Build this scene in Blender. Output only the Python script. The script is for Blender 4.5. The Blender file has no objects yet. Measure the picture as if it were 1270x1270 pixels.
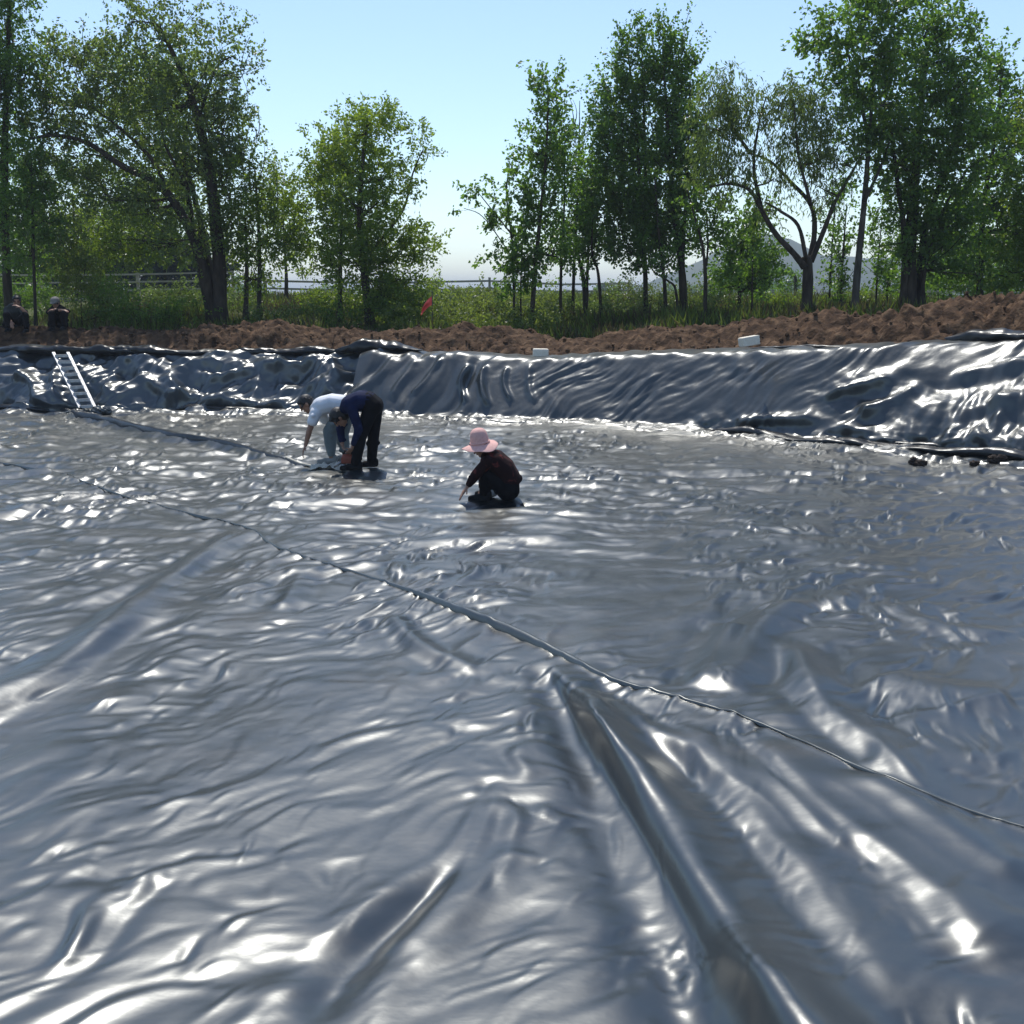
import bpy, bmesh, math, random
import numpy as np
from mathutils import Vector, Matrix

# ------------------------------------------------------------------ camera, sky, sun, exposure
SC = bpy.context.scene
COL = SC.collection
CAM_H = 2.2
F_PX = 1273.0
PITCH = math.radians(11.8)
cam_d = bpy.data.cameras.new('camera'); cam = bpy.data.objects.new('camera', cam_d); COL.objects.link(cam)
cam.location = (0, 0, CAM_H); cam.rotation_euler = (math.pi / 2 - PITCH, 0, 0)
cam_d.sensor_width = 36; cam_d.lens = 36 * F_PX / 1270; cam_d.clip_start = .05; cam_d.clip_end = 6000
SC.camera = cam
SUN_EL, SUN_AZ = math.radians(62), math.radians(-10)      # azimuth measured from +y (ahead), + to the right
W = bpy.data.worlds.new('World'); SC.world = W; W.use_nodes = True
nt = W.node_tree; bg = nt.nodes['Background']
sky = nt.nodes.new('ShaderNodeTexSky'); sky.sky_type = 'NISHITA'; sky.sun_disc = False
sky.sun_elevation = SUN_EL; sky.sun_rotation = SUN_AZ; sky.air_density = 1.0; sky.dust_density = .25; sky.ozone_density = 2.2
nt.links.new(sky.outputs[0], bg.inputs[0]); bg.inputs[1].default_value = .13
sun_d = bpy.data.lights.new('sun', 'SUN'); sun_d.energy = 2.9; sun_d.angle = math.radians(.5); sun_d.color = (1, .96, .90)
sun = bpy.data.objects.new('sun', sun_d); COL.objects.link(sun)
sdir = Vector((math.sin(SUN_AZ) * math.cos(SUN_EL), math.cos(SUN_AZ) * math.cos(SUN_EL), math.sin(SUN_EL)))
sun.rotation_euler = sdir.to_track_quat('Z', 'Y').to_euler(); sun.location = (0, 0, 30)
SC.view_settings.view_transform = 'Standard'; SC.view_settings.look = 'None'
SC.view_settings.gamma = 1; SC.view_settings.exposure = .5; SC.view_settings.use_curve_mapping = False

random.seed(7); RNG = np.random.default_rng(11)
CT, ST = math.cos(PITCH), math.sin(PITCH)
def ray(px, py):
    u = (px - 635) / F_PX; v = (635 - py) / F_PX
    return u, CT + v * ST, -ST + v * CT
def P(px, py, Y):
    a, b, c = ray(px, py); t = Y / b
    return Vector((a * t, Y, CAM_H + c * t))
def G(px, py, z=0.0):
    a, b, c = ray(px, py); t = (z - CAM_H) / c
    return Vector((a * t, b * t, z))

# ------------------------------------------------------------------ noise
_perm = np.random.default_rng(3).permutation(256); _perm = np.concatenate([_perm, _perm, _perm])
_ga = np.random.default_rng(5).uniform(0, 2 * math.pi, 256); _gx, _gy = np.cos(_ga), np.sin(_ga)
def pn(x, y, seed=0):
    x = np.asarray(x, float) + seed * 17.31; y = np.asarray(y, float) + seed * 9.77
    xi = np.floor(x).astype(int); yi = np.floor(y).astype(int); xf = x - xi; yf = y - yi
    xi &= 255; yi &= 255
    u = xf * xf * xf * (xf * (xf * 6 - 15) + 10); v = yf * yf * yf * (yf * (yf * 6 - 15) + 10)
    def g(ix, iy, dx, dy):
        h = _perm[_perm[ix & 255] + (iy & 255)]
        return _gx[h] * dx + _gy[h] * dy
    n00 = g(xi, yi, xf, yf); n10 = g(xi + 1, yi, xf - 1, yf); n01 = g(xi, yi + 1, xf, yf - 1); n11 = g(xi + 1, yi + 1, xf - 1, yf - 1)
    a = n00 + u * (n10 - n00); b = n01 + u * (n11 - n01)
    return (a + v * (b - a)) * 1.5
def fbm(x, y, seed=0, oct=4, gain=.5):
    s = 0; a = 1; f = 1
    for i in range(oct):
        s = s + a * pn(np.asarray(x) * f, np.asarray(y) * f, seed + i * 3); a *= gain; f *= 2.03
    return s
def ridged(x, y, seed=0, oct=3, gain=.5):
    s = 0; a = 1; f = 1
    for i in range(oct):
        s = s + a * (1 - np.minimum(1, np.abs(pn(np.asarray(x) * f, np.asarray(y) * f, seed + i * 3)) * 1.6)); a *= gain; f *= 2.1
    return s
def sstep(a, b, x):
    t = np.clip((np.asarray(x, float) - a) / (b - a), 0, 1); return t * t * (3 - 2 * t)

# ------------------------------------------------------------------ object helpers
def tag(o, label=None, cat=None, group=None, kind=None):
    if label: o['label'] = label
    if cat: o['category'] = cat
    if group: o['group'] = group
    if kind: o['kind'] = kind
    return o
def empty(name, loc, label, cat, group=None):
    o = bpy.data.objects.new(name, None); COL.objects.link(o); o.location = loc; o.empty_display_size = .2
    bpy.context.view_layer.update()
    return tag(o, label, cat, group)
def link(name, me, mat=None, parent=None):
    """link a mesh whose vertices are in world space; under a parent the parent's inverse keeps it in place"""
    o = bpy.data.objects.new(name, me); COL.objects.link(o)
    if mat is not None:
        for m in (mat if isinstance(mat, (list, tuple)) else [mat]): me.materials.append(m)
    if parent is not None:
        o.parent = parent; o.matrix_parent_inverse = Matrix.Translation(parent.location).inverted()
    return o
def mesh_np(name, V, F, smooth=True):
    V = np.asarray(V, np.float32); F = np.asarray(F, np.int32); k = F.shape[1]
    me = bpy.data.meshes.new(name)
    me.vertices.add(len(V)); me.vertices.foreach_set('co', V.ravel())
    me.loops.add(F.size); me.loops.foreach_set('vertex_index', F.ravel())
    me.polygons.add(len(F)); me.polygons.foreach_set('loop_start', np.arange(0, F.size, k, dtype=np.int32))
    me.polygons.foreach_set('loop_total', np.full(len(F), k, np.int32))
    me.polygons.foreach_set('use_smooth', np.full(len(F), smooth, bool))
    me.update(calc_edges=True); me.validate()
    return me
def grid_mesh(name, X, Y, Z, flip=False, smooth=True):
    n, m = X.shape
    V = np.stack([X, Y, Z], -1).reshape(-1, 3); i = np.arange(n * m).reshape(n, m)
    F = np.stack([i[:-1, :-1], i[:-1, 1:], i[1:, 1:], i[1:, :-1]], -1).reshape(-1, 4)
    if flip: F = F[:, ::-1]
    return mesh_np(name, V, F, smooth)
class MB:
    def __init__(s): s.v = []; s.f = []
    def tube(s, pts, rad, n=6, cap=True):
        pts = [Vector(p) for p in pts]
        if not hasattr(rad, '__len__'): rad = [rad] * len(pts)
        b = len(s.v); ref = None
        for i, p in enumerate(pts):
            d = (pts[min(i + 1, len(pts) - 1)] - pts[max(i - 1, 0)]); d = d.normalized() if d.length > 1e-9 else Vector((0, 0, 1))
            if ref is None: ref = d.orthogonal().normalized()
            ref = (ref - d * ref.dot(d)); ref = ref.normalized() if ref.length > 1e-6 else d.orthogonal().normalized()
            q = d.cross(ref)
            for k in range(n):
                a = 2 * math.pi * k / n
                s.v.append(p + (ref * math.cos(a) + q * math.sin(a)) * rad[i])
        for i in range(len(pts) - 1):
            for k in range(n):
                s.f.append((b + i * n + k, b + i * n + (k + 1) % n, b + (i + 1) * n + (k + 1) % n, b + (i + 1) * n + k))
        if cap:
            s.f.append(tuple(b + k for k in range(n))[::-1]); e = b + (len(pts) - 1) * n; s.f.append(tuple(e + k for k in range(n)))
    def box(s, c, size, rot=None):
        b = len(s.v); c = Vector(c)
        for z in (-.5, .5):
            for (x, y) in ((-.5, -.5), (.5, -.5), (.5, .5), (-.5, .5)):
                q = Vector((x * size[0], y * size[1], z * size[2]))
                if rot is not None: q = rot @ q
                s.v.append(c + q)
        for f in ((3, 2, 1, 0), (4, 5, 6, 7), (0, 1, 5, 4), (1, 2, 6, 5), (2, 3, 7, 6), (3, 0, 4, 7)): s.f.append(tuple(b + i for i in f))
    def capsule(s, p0, r0, p1, r1, n=12):
        p0 = Vector(p0); p1 = Vector(p1); d = p1 - p0
        if d.length < 1e-6: d = Vector((0, 0, 1e-4)); p1 = p0 + d
        dn = d.normalized(); pts = []; rr = []
        for a in (85, 60, 35, 12): pts.append(p0 - dn * r0 * math.sin(math.radians(a))); rr.append(r0 * math.cos(math.radians(a)))
        for a in (12, 35, 60, 85): pts.append(p1 + dn * r1 * math.sin(math.radians(a))); rr.append(r1 * math.cos(math.radians(a)))
        s.tube(pts, rr, n)
    def ell(s, c, r, rot=None, n=14):
        c = Vector(c); b = len(s.v); R = rot or Matrix.Identity(3); m = 9
        for i in range(m + 1):
            th = math.pi * (i + .02) / (m + .04)
            for k in range(n):
                a = 2 * math.pi * k / n
                s.v.append(c + R @ Vector((r[0] * math.sin(th) * math.cos(a), r[1] * math.sin(th) * math.sin(a), r[2] * math.cos(th))))
        for i in range(m):
            for k in range(n): s.f.append((b + i * n + k, b + (i + 1) * n + k, b + (i + 1) * n + (k + 1) % n, b + i * n + (k + 1) % n))
        s.f.append(tuple(b + k for k in range(n))); e = b + m * n; s.f.append(tuple(e + k for k in range(n))[::-1])
    def mesh(s, name, smooth=True):
        me = bpy.data.meshes.new(name); me.from_pydata([tuple(v) for v in s.v], [], s.f)
        me.polygons.foreach_set('use_smooth', [smooth] * len(me.polygons)); me.update(); return me
    def build(s, name, mat, parent=None, smooth=True): return link(name, s.mesh(name, smooth), mat, parent)
    def remesh(s, name, mat, parent, voxel=.012, smooth=5, ratio=.5, sfac=.5):
        me = s.mesh(name); o = bpy.data.objects.new('tmp', me); COL.objects.link(o)
        m = o.modifiers.new('r', 'REMESH'); m.mode = 'VOXEL'; m.voxel_size = voxel; m.use_smooth_shade = True
        m = o.modifiers.new('s', 'SMOOTH'); m.iterations = smooth; m.factor = sfac
        if ratio < 1: m = o.modifiers.new('d', 'DECIMATE'); m.ratio = ratio
        dg = bpy.context.evaluated_depsgraph_get(); dg.update()
        me2 = bpy.data.meshes.new_from_object(o.evaluated_get(dg)); me2.name = name
        bpy.data.objects.remove(o); bpy.data.meshes.remove(me)
        me2.materials.clear(); me2.polygons.foreach_set('use_smooth', [True] * len(me2.polygons))
        return link(name, me2, mat, parent)

# ------------------------------------------------------------------ materials
def new_mat(name):
    m = bpy.data.materials.new(name); m.use_nodes = True
    return m, m.node_tree, m.node_tree.nodes['Principled BSDF']
def noise_node(t, scale, detail=4, rough=.55, coord='Object', stretch=None):
    tc = t.nodes.new('ShaderNodeTexCoord'); n = t.nodes.new('ShaderNodeTexNoise'); n.inputs['Scale'].default_value = scale
    n.inputs['Detail'].default_value = detail; n.inputs['Roughness'].default_value = rough
    if stretch:
        mp = t.nodes.new('ShaderNodeMapping'); mp.inputs['Scale'].default_value = stretch
        t.links.new(tc.outputs[coord], mp.inputs[0]); t.links.new(mp.outputs[0], n.inputs[0])
    else: t.links.new(tc.outputs[coord], n.inputs[0])
    return n
def ramp_node(t, src, stops):
    r = t.nodes.new('ShaderNodeValToRGB'); t.links.new(src, r.inputs[0]); e = r.color_ramp.elements
    while len(e) < len(stops): e.new(.5)
    for i, (p, c) in enumerate(stops): e[i].position = p; e[i].color = (*c, 1) if len(c) == 3 else c
    return r
def bump_node(t, bsdf, src, strength, dist, prev=None):
    b = t.nodes.new('ShaderNodeBump'); b.inputs['Strength'].default_value = strength; b.inputs['Distance'].default_value = dist
    t.links.new(src, b.inputs['Height'])
    if prev: t.links.new(prev.outputs[0], b.inputs['Normal'])
    t.links.new(b.outputs[0], bsdf.inputs['Normal']); return b
def simple(name, stops, scale=8, rough=.8, bump=.0, bdist=.01, metallic=0, spec=.5, detail=4, stretch=None):
    m, t, b = new_mat(name); n = noise_node(t, scale, detail, stretch=stretch)
    r = ramp_node(t, n.outputs['Fac'], stops); t.links.new(r.outputs[0], b.inputs['Base Color'])
    b.inputs['Roughness'].default_value = rough; b.inputs['Metallic'].default_value = metallic; b.inputs['Specular IOR Level'].default_value = spec
    if bump: bump_node(t, b, n.outputs['Fac'], bump, bdist)
    return m
def liner_mat(name, base, rough, ior, bumps):
    m, t, b = new_mat(name)
    n = noise_node(t, 1.3, 5); r = ramp_node(t, n.outputs['Fac'], [(.3, tuple(c * .8 for c in base)), (.7, tuple(c * 1.2 for c in base))])
    dn = noise_node(t, .8, 9, .68, stretch=(1, 1.5, 1)); dr = ramp_node(t, dn.outputs['Fac'], [(.54, (0, 0, 0)), (.74, (.32, .32, .32))]); dm = t.nodes.new('ShaderNodeMix'); dm.data_type = 'RGBA'
    t.links.new(dr.outputs[0], dm.inputs[0]); t.links.new(r.outputs[0], dm.inputs[6]); dm.inputs[7].default_value = (.17, .135, .10, 1); t.links.new(dm.outputs[2], b.inputs['Base Color'])
    n2 = noise_node(t, 2.2, 5, .65); rr = t.nodes.new('ShaderNodeMapRange'); t.links.new(n2.outputs['Fac'], rr.inputs[0])
    rr.inputs[1].default_value = .3; rr.inputs[2].default_value = .7; rr.inputs[3].default_value = rough - .04; rr.inputs[4].default_value = rough + .05
    t.links.new(rr.outputs[0], b.inputs['Roughness']); b.inputs['IOR'].default_value = ior; b.inputs['Specular Tint'].default_value = (.98, 1, .965, 1)
    prev = None
    for (sc, st, di, stretch) in bumps:
        nn = noise_node(t, sc, 3, .5, stretch=stretch); prev = bump_node(t, b, nn.outputs['Fac'], st, di, prev)
    return m
M = {}
M['liner'] = liner_mat('black_plastic_liner', (.008, .011, .012), .35, 2.05, [(7, .3, .005, (1, 1.6, 1)), (60, .15, .0006, None)])
M['bank'] = liner_mat('bank_plastic_liner', (.022, .027, .028), .34, 1.85, [(9, .4, .008, None), (30, .3, .003, None)])
M['leftbank'] = liner_mat('sheen_lightened_liner', (.03, .037, .042), .33, 1.95, [(11, .4, .006, None), (30, .3, .003, None)])  # same black plastic, base lightened to stand in for sky and sun sheen
M['edge'] = liner_mat('edge_plastic_liner', (.012, .012, .013), .32, 1.5, [(10, .5, .01, None)])
M['seam'] = liner_mat('weld_seam_plastic', (.03, .036, .034), .34, 1.9, [(25, .3, .003, None)])
M['soil'] = simple('red_brown_soil', [(.25, (.024, .013, .007)), (.5, (.076, .042, .022)), (.78, (.21, .13, .074))], 5.5, .95, 1.0, .07, detail=9, spec=.2)
M['pit'] = simple('packed_soil', [(.3, (.10, .06, .035)), (.7, (.2, .12, .07))], 2, .95, .5, .03, detail=8, spec=.2)
M['ground'] = simple('field_ground', [(.25, (.045, .04, .018)), (.42, (.05, .06, .02)), (.6, (.085, .095, .03)), (.8, (.16, .13, .07))], .55, .95, .6, .06, detail=10, spec=.15)
M['field'] = simple('far_field', [(.3, (.07, .09, .03)), (.55, (.12, .13, .05)), (.75, (.2, .17, .09))], .05, .95, .0, detail=6, spec=.1, stretch=(.3, 1.5, 1))
M['hill'] = simple('wooded_hill', [(.3, (.03, .05, .02)), (.7, (.09, .1, .05))], .03, .95, detail=8, spec=.1)
M['bark'] = simple('dark_bark', [(.3, (.02, .016, .012)), (.7, (.075, .06, .045))], 9, .9, .8, .02, stretch=(1, 1, .25), spec=.2)
M['palebark'] = simple('grey_bark', [(.3, (.035, .032, .026)), (.7, (.11, .1, .085))], 9, .9, .6, .02, stretch=(1, 1, .3), spec=.2)
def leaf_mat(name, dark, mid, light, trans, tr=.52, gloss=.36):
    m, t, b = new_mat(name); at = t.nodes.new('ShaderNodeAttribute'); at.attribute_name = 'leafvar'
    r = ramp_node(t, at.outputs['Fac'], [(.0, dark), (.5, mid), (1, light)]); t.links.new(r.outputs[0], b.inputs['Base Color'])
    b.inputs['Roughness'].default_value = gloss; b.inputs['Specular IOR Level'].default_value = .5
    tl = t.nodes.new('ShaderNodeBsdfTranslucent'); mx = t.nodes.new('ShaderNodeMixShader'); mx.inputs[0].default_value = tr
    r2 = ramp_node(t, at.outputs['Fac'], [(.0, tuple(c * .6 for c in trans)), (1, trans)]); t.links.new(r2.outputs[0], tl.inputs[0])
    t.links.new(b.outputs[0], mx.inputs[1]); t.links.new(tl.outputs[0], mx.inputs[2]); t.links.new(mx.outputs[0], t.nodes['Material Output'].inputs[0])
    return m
M['poplar'] = leaf_mat('poplar_leaf', (.038, .08, .016), (.082, .155, .028), (.17, .235, .05), (.25, .45, .04))
M['willow'] = leaf_mat('willow_leaf', (.056, .085, .03), (.10, .145, .048), (.19, .22, .085), (.28, .4, .06))
M['locust'] = leaf_mat('locust_leaf', (.05, .10, .01), (.10, .18, .02), (.22, .28, .04), (.36, .5, .035))
M['weed'] = leaf_mat('weed_leaf', (.05, .09, .015), (.1, .15, .025), (.2, .23, .06), (.28, .36, .05))
M['dry'] = leaf_mat('dry_grass', (.05, .04, .02), (.12, .1, .045), (.2, .17, .08), (.15, .13, .05), gloss=.6)
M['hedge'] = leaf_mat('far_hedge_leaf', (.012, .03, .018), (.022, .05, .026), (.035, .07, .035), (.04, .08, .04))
M['rail'] = simple('weathered_fence_wood', [(.3, (.34, .3, .22)), (.7, (.5, .45, .35))], 6, .8, .3, .004, stretch=(.2, 1, 3))
M['alu'] = simple('aluminium', [(.3, (.34, .34, .34)), (.7, (.56, .56, .55))], 14, .4, .1, .001, metallic=.25)
M['foam'] = simple('white_foam', [(.3, (.74, .66, .52)), (.7, (.84, .77, .64))], 30, .9, .5, .004)
M['skin'] = simple('tanned_skin', [(.3, (.26, .13, .08)), (.7, (.36, .19, .12))], 18, .55)
M['hair'] = simple('black_hair', [(.3, (.008, .007, .006)), (.7, (.02, .016, .014))], 60, .55, .8, .004, stretch=(1, 1, .2))
M['navy'] = simple('navy_cloth', [(.3, (.006, .010, .036)), (.7, (.010, .017, .06))], 9, .85, .5, .012, spec=.2)
M['black'] = simple('black_cloth', [(.3, (.004, .004, .005)), (.7, (.010, .0095, .011))], 9, .9, .5, .012, spec=.15)
M['white'] = simple('white_cotton', [(.3, (.66, .66, .68)), (.7, (.8, .8, .8))], 6, .85, .5, .012)
M['grey'] = simple('grey_cotton', [(.3, (.13, .16, .16)), (.7, (.2, .23, .23))], 8, .9, .6, .015)
M['shoe'] = simple('canvas_shoe', [(.3, (.2, .2, .18)), (.7, (.32, .31, .28))], 20, .8, .3, .003)
M['blackshoe'] = simple('black_shoe', [(.3, (.01, .01, .01)), (.7, (.018, .018, .018))], 20, .8, spec=.15)
M['pink'] = simple('pink_straw', [(.3, (.68, .36, .31)), (.7, (.8, .48, .41))], 40, .8, .4, .003)
M['maroon'] = simple('maroon_print', [(.0, (.014, .006, .006)), (.55, (.022, .008, .008)), (.64, (.16, .035, .03)), (.7, (.03, .012, .01))], 11, .9, .3, .01, spec=.15)
M['tee'] = simple('shade_darkened_grey_tee', [(.3, (.022, .025, .024)), (.7, (.045, .048, .045))], 9, .9, .4, .01)  # grey tee, colour taken darker for the tree shade over the sitters
M['cap'] = simple('shade_darkened_pale_cap', [(.3, (.17, .155, .135)), (.7, (.25, .23, .2))], 20, .9)  # pale cap, tree shade darkened into its base colour
M['red'] = simple('red_flag_cloth', [(.3, (.72, .07, .06)), (.7, (.85, .12, .09))], 9, .8, .3, .01)
M['tool'] = simple('red_orange_plastic', [(.3, (.2, .045, .022)), (.7, (.3, .07, .035))], 9, .5)
M['steel'] = simple('dull_steel', [(.3, (.22, .22, .22)), (.7, (.34, .34, .33))], 12, .4, metallic=.8)
M['bag'] = simple('white_bag', [(.3, (.62, .63, .6)), (.7, (.8, .8, .78))], 14, .6, .6, .01)
M['rag'] = simple('pale_cloth', [(.3, (.42, .39, .31)), (.7, (.6, .56, .46))], 14, .9, .6, .01)
M['clod'] = simple('dark_clod', [(.3, (.02, .014, .01)), (.7, (.06, .04, .028))], 20, .95, .8, .01)

# ------------------------------------------------------------------ pond outline and heights
ctrl = [(-17, 9), (-16.6, 15), (-14.8, 19.2), (-11.5, 20.4), (-8.2, 20.1), (-3.5, 19.9), (-.5, 19.1), (2.6, 17.8), (4.75, 15.9), (6.95, 13.7), (9.2, 10.9), (10.9, 6.5), (11, 0), (9, -4), (0, -5.2), (-10, -5), (-16, 0)]
def catmull(pts, n=14, closed=True):
    out = []; N = len(pts)
    for i in range(N):
        p0, p1, p2, p3 = [np.array(pts[(i + k) % N], float) for k in (-1, 0, 1, 2)]
        for j in range(n):
            t = j / n
            out.append(.5 * (2 * p1 + (p2 - p0) * t + (2 * p0 - 5 * p1 + 4 * p2 - p3) * t * t + (3 * p1 - p0 - 3 * p2 + p3) * t ** 3))
    return np.array(out)
BASE = catmull(ctrl)
def sdist(x, y):
    """distance outward from the pond's base line (negative inside)"""
    x = np.asarray(x, float); y = np.asarray(y, float); sh = x.shape; x = x.ravel(); y = y.ravel()
    best = np.full(len(x), 1e9); ins = np.zeros(len(x), bool); N = len(BASE)
    for i in range(N):
        a = BASE[i]; b = BASE[(i + 1) % N]; d = b - a; L = (d * d).sum()
        t = np.clip(((x - a[0]) * d[0] + (y - a[1]) * d[1]) / L, 0, 1)
        best = np.minimum(best, (x - a[0] - t * d[0]) ** 2 + (y - a[1] - t * d[1]) ** 2)
        c = ((a[1] > y) != (b[1] > y))
        with np.errstate(divide='ignore', invalid='ignore'):
            ins ^= c & (x < (b[0] - a[0]) * (y - a[1]) / (b[1] - a[1]) + a[0])
    s = np.sqrt(best); return np.where(ins, -s, s).reshape(sh)
def ground_z(x, y):
    x = np.asarray(x, float); y = np.asarray(y, float)
    right = sstep(1, 7, x)
    zl = 1.22 + .35 * sstep(23.5, 28, y) + .5 * sstep(27, 37, y)
    zr = 1.55 + .25 * sstep(18, 24, y) + .22 * sstep(24, 40, y)
    z = zl * (1 - right) + zr * right
    return z + .10 * pn(x * .35, y * .35, 4) * sstep(120, 40, y) - .0

def px_of(x, y): return 635 + F_PX * x / (np.maximum(y, .5) * 1.01)
def tab(px, T, off):
    """table of (pixel column, pixel row) seen at the line off metres outside the base -> height"""
    xs = [t[0] for t in T]; zs = []
    for (a, b) in T:
        # find the base point in that column, step outward
        k = np.argmin(np.abs(px_of(BASE[:, 0], BASE[:, 1]) - a) + (BASE[:, 1] < 5) * 1e4)
        Y = BASE[k, 1] + off
        zs.append(P(a, b, Y).z)
    return np.interp(px, xs, zs)
CREST = [(-150, 437), (0, 437), (100, 438), (250, 440), (400, 438), (480, 437), (650, 444), (760, 438), (850, 435), (1000, 429), (1100, 425), (1270, 420), (1500, 414)]
BERM = [(-150, 408), (0, 410), (150, 412), (290, 403), (340, 409), (440, 410), (520, 404), (570, 409), (630, 423), (700, 411), (800, 403), (900, 394), (960, 388), (1010, 388), (1100, 373), (1200, 362), (1270, 358), (1500, 350)]
NB = len(BASE)
seglen = np.linalg.norm(np.roll(BASE, -1, 0) - BASE, axis=1); ARC = np.concatenate([[0], np.cumsum(seglen)])
def base_at(u):
    """u arclength -> position and outward normal"""
    u = np.mod(u, ARC[-1]); bx = np.append(BASE[:, 0], BASE[0, 0]); by = np.append(BASE[:, 1], BASE[0, 1])
    x = np.interp(u, ARC, bx); y = np.interp(u, ARC, by); e = .35
    tx = np.interp(np.mod(u + e, ARC[-1]), ARC, bx) - np.interp(np.mod(u - e, ARC[-1]), ARC, bx)
    ty = np.interp(np.mod(u + e, ARC[-1]), ARC, by) - np.interp(np.mod(u - e, ARC[-1]), ARC, by)
    L = np.hypot(tx, ty) + 1e-9
    return x, y, -ty / L, tx / L          # outline runs clockwise seen from above along the far bank (left to right)
def u_of_px(px):
    uu = np.linspace(ARC[14 * 1], ARC[14 * 11], 1500); x, y, _, _ = base_at(uu); p = px_of(x, y)
    return float(np.interp(px, p, uu)) if np.all(np.diff(p) > 0) else float(uu[np.argmin(np.abs(p - px))])

# ------------------------------------------------------------------ liner on the pond floor
# folds traced as lines on the floor: (points, width m, height m, asymmetry, end taper)
def GP(l): return [tuple(G(a, b)[:2]) for a, b in l]
FOLDS = [
 (GP([(675, 812), (735, 880), (800, 965), (870, 1070), (940, 1180), (1010, 1290), (1080, 1420), (1180, 1640), (1300, 1900)]), .135, .235, 0, 1.0, (.45, 1.6)),
 (GP([(300, 655), (225, 705), (150, 765), (70, 825), (-20, 868), (-120, 905), (-260, 960)]), .17, .068, .2, .4, (.45, 1.2)),
 (GP([(230, 760), (150, 800), (60, 880), (0, 940)]), .16, -.02, 0, .5, (.6, 1.2)),
 (GP([(330, 655), (250, 690), (170, 722), (60, 760)]), .12, .035, .2, .6, (.8, 1.0)),
 (GP([(622, 985), (590, 1060), (520, 1120), (440, 1190), (370, 1290)]), .075, -.042, 0, .6, (.6, 1.2)),
 (GP([(640, 985), (612, 1000), (560, 1110), (480, 1200)]), .10, .018, .2, .5, (.8, 1)),
 (GP([(905, 770), (890, 815), (875, 860)]), .12, .05, .2, .5, (1, 1)),
 (GP([(1010, 745), (960, 775), (925, 830), (905, 870)]), .13, .05, -.2, .6, (1, 1)),
 (GP([(975, 790), (1000, 840), (1035, 890), (1090, 930), (1180, 1010)]), .11, .055, .2, .7, (1, 1)),
 (GP([(830, 880), (900, 960), (1000, 1080), (1110, 1230), (1160, 1330)]), .17, .05, .2, .7, (.7, 1.2)),
 (GP([(740, 860), (800, 905), (900, 950), (985, 1000), (1060, 1075)]), .10, .04, .1, .7, (.8, 1)),
 (GP([(940, 910), (1040, 1000), (1160, 1090), (1290, 1240)]), .18, .06, .2, .7, (.7, 1.2)),
 (GP([(1050, 960), (1150, 1020), (1290, 1110)]), .14, .05, .2, .7, (.8, 1.1)),
 (GP([(1080, 745), (1150, 770), (1260, 790)]), .12, .02, -.1, .7, (1, 1)),
 (GP([(1090, 835), (1170, 860), (1260, 868)]), .22, .05, -.2, .6, (1, 1)),
 (GP([(690, 830), (720, 930), (800, 1040), (870, 1150), (930, 1280)]), .2, -.025, 0, .6, (.5, 1.4)),
 (GP([(480, 760), (520, 800), (600, 840)]), .08, .03, .1, .6, (1, 1)),
 (GP([(380, 705), (360, 740), (335, 760)]), .08, .03, .1, .6, (1, 1)),
 # long rolls lying at the foot of the banks
 (GP([(890, 534), (950, 538), (1010, 541), (1060, 549)]), .10, .09, -.5, .7, (1, 1)),
 (GP([(1040, 556), (1110, 560), (1180, 557), (1290, 567), (1400, 575)]), .12, .12, -.5, .8, (1, 1.2)),
 (GP([(965, 551), (1030, 556), (1090, 563)]), .09, .07, -.5, .6, (1, 1)),
 (GP([(700, 530), (800, 529), (880, 533)]), .09, .05, -.5, .7, (1, 1)),
 (GP([(60, 508), (130, 522), (200, 540), (280, 553), (375, 577)]), .16, .09, -.2, .8, (1.1, .7)),
 (GP([(0, 520), (60, 528), (140, 532)]), .12, .05, -.2, .8, (1.1, .7)),
 (GP([(225, 510), (300, 513), (375, 512)]), .09, .08, -.5, .8, (1, 1)),
 (GP([(330, 625), (450, 616), (560, 618), (640, 622)]), .16, .035, -.3, .7, (1, 1)),
 (GP([(650, 600), (760, 600), (880, 606), (960, 612)]), .14, .035, -.3, .7, (1, 1)),
 (GP([(480, 675), (600, 668), (720, 664)]), .12, .03, -.3, .7, (1, 1)),
]
SEAM = GP([(-40, 566), (60, 585), (180, 625), (300, 655), (345, 682), (450, 717), (520, 742), (580, 766), (640, 790), (700, 818), (760, 848), (850, 876), (950, 909), (1030, 945), (1110, 980), (1190, 1006), (1270, 1030), (1380, 1062), (1620, 1130), (1900, 1205)])
SEAM2 = GP([(1030, 884), (1090, 887), (1170, 884), (1220, 874), (1300, 866)])
SEAM3 = GP([(770, 607), (880, 625), (1000, 640), (1140, 655), (1300, 660)])
def smooth_line(pl, n=8):
    q = [np.array(p) for p in pl]; q = [2 * q[0] - q[1]] + q + [2 * q[-1] - q[-2]]; out = []
    for i in range(1, len(q) - 2):
        p0, p1, p2, p3 = q[i - 1:i + 3]
        for j in range(n):
            t = j / n; out.append(.5 * (2 * p1 + (p2 - p0) * t + (2 * p0 - 5 * p1 + 4 * p2 - p3) * t * t + (3 * p1 - p0 - 3 * p2 + p3) * t ** 3))
    out.append(q[-2]); return np.array(out)
def crumple_h(x, y, seed, n=10, f0=1.3):
    """crumpled film: folded flat facets from warped triangle waves in several directions"""
    r = np.random.default_rng(seed); h = 0
    for k in range(n):
        f = f0 * 1.28 ** k; t = r.uniform(0, math.pi); p = f * (x * math.cos(t) + y * math.sin(t)) + .75 * pn(x * .7 * f ** .6, y * .7 * f ** .6, seed + k) + r.random() * 9
        w = np.clip(.5 + 1.3 * pn(x * .6, y * .8, seed + 20 + k), 0, 1); h = h + w * .33 / f * (np.abs((p % 2) - 1) - .5)
    return h
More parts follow.
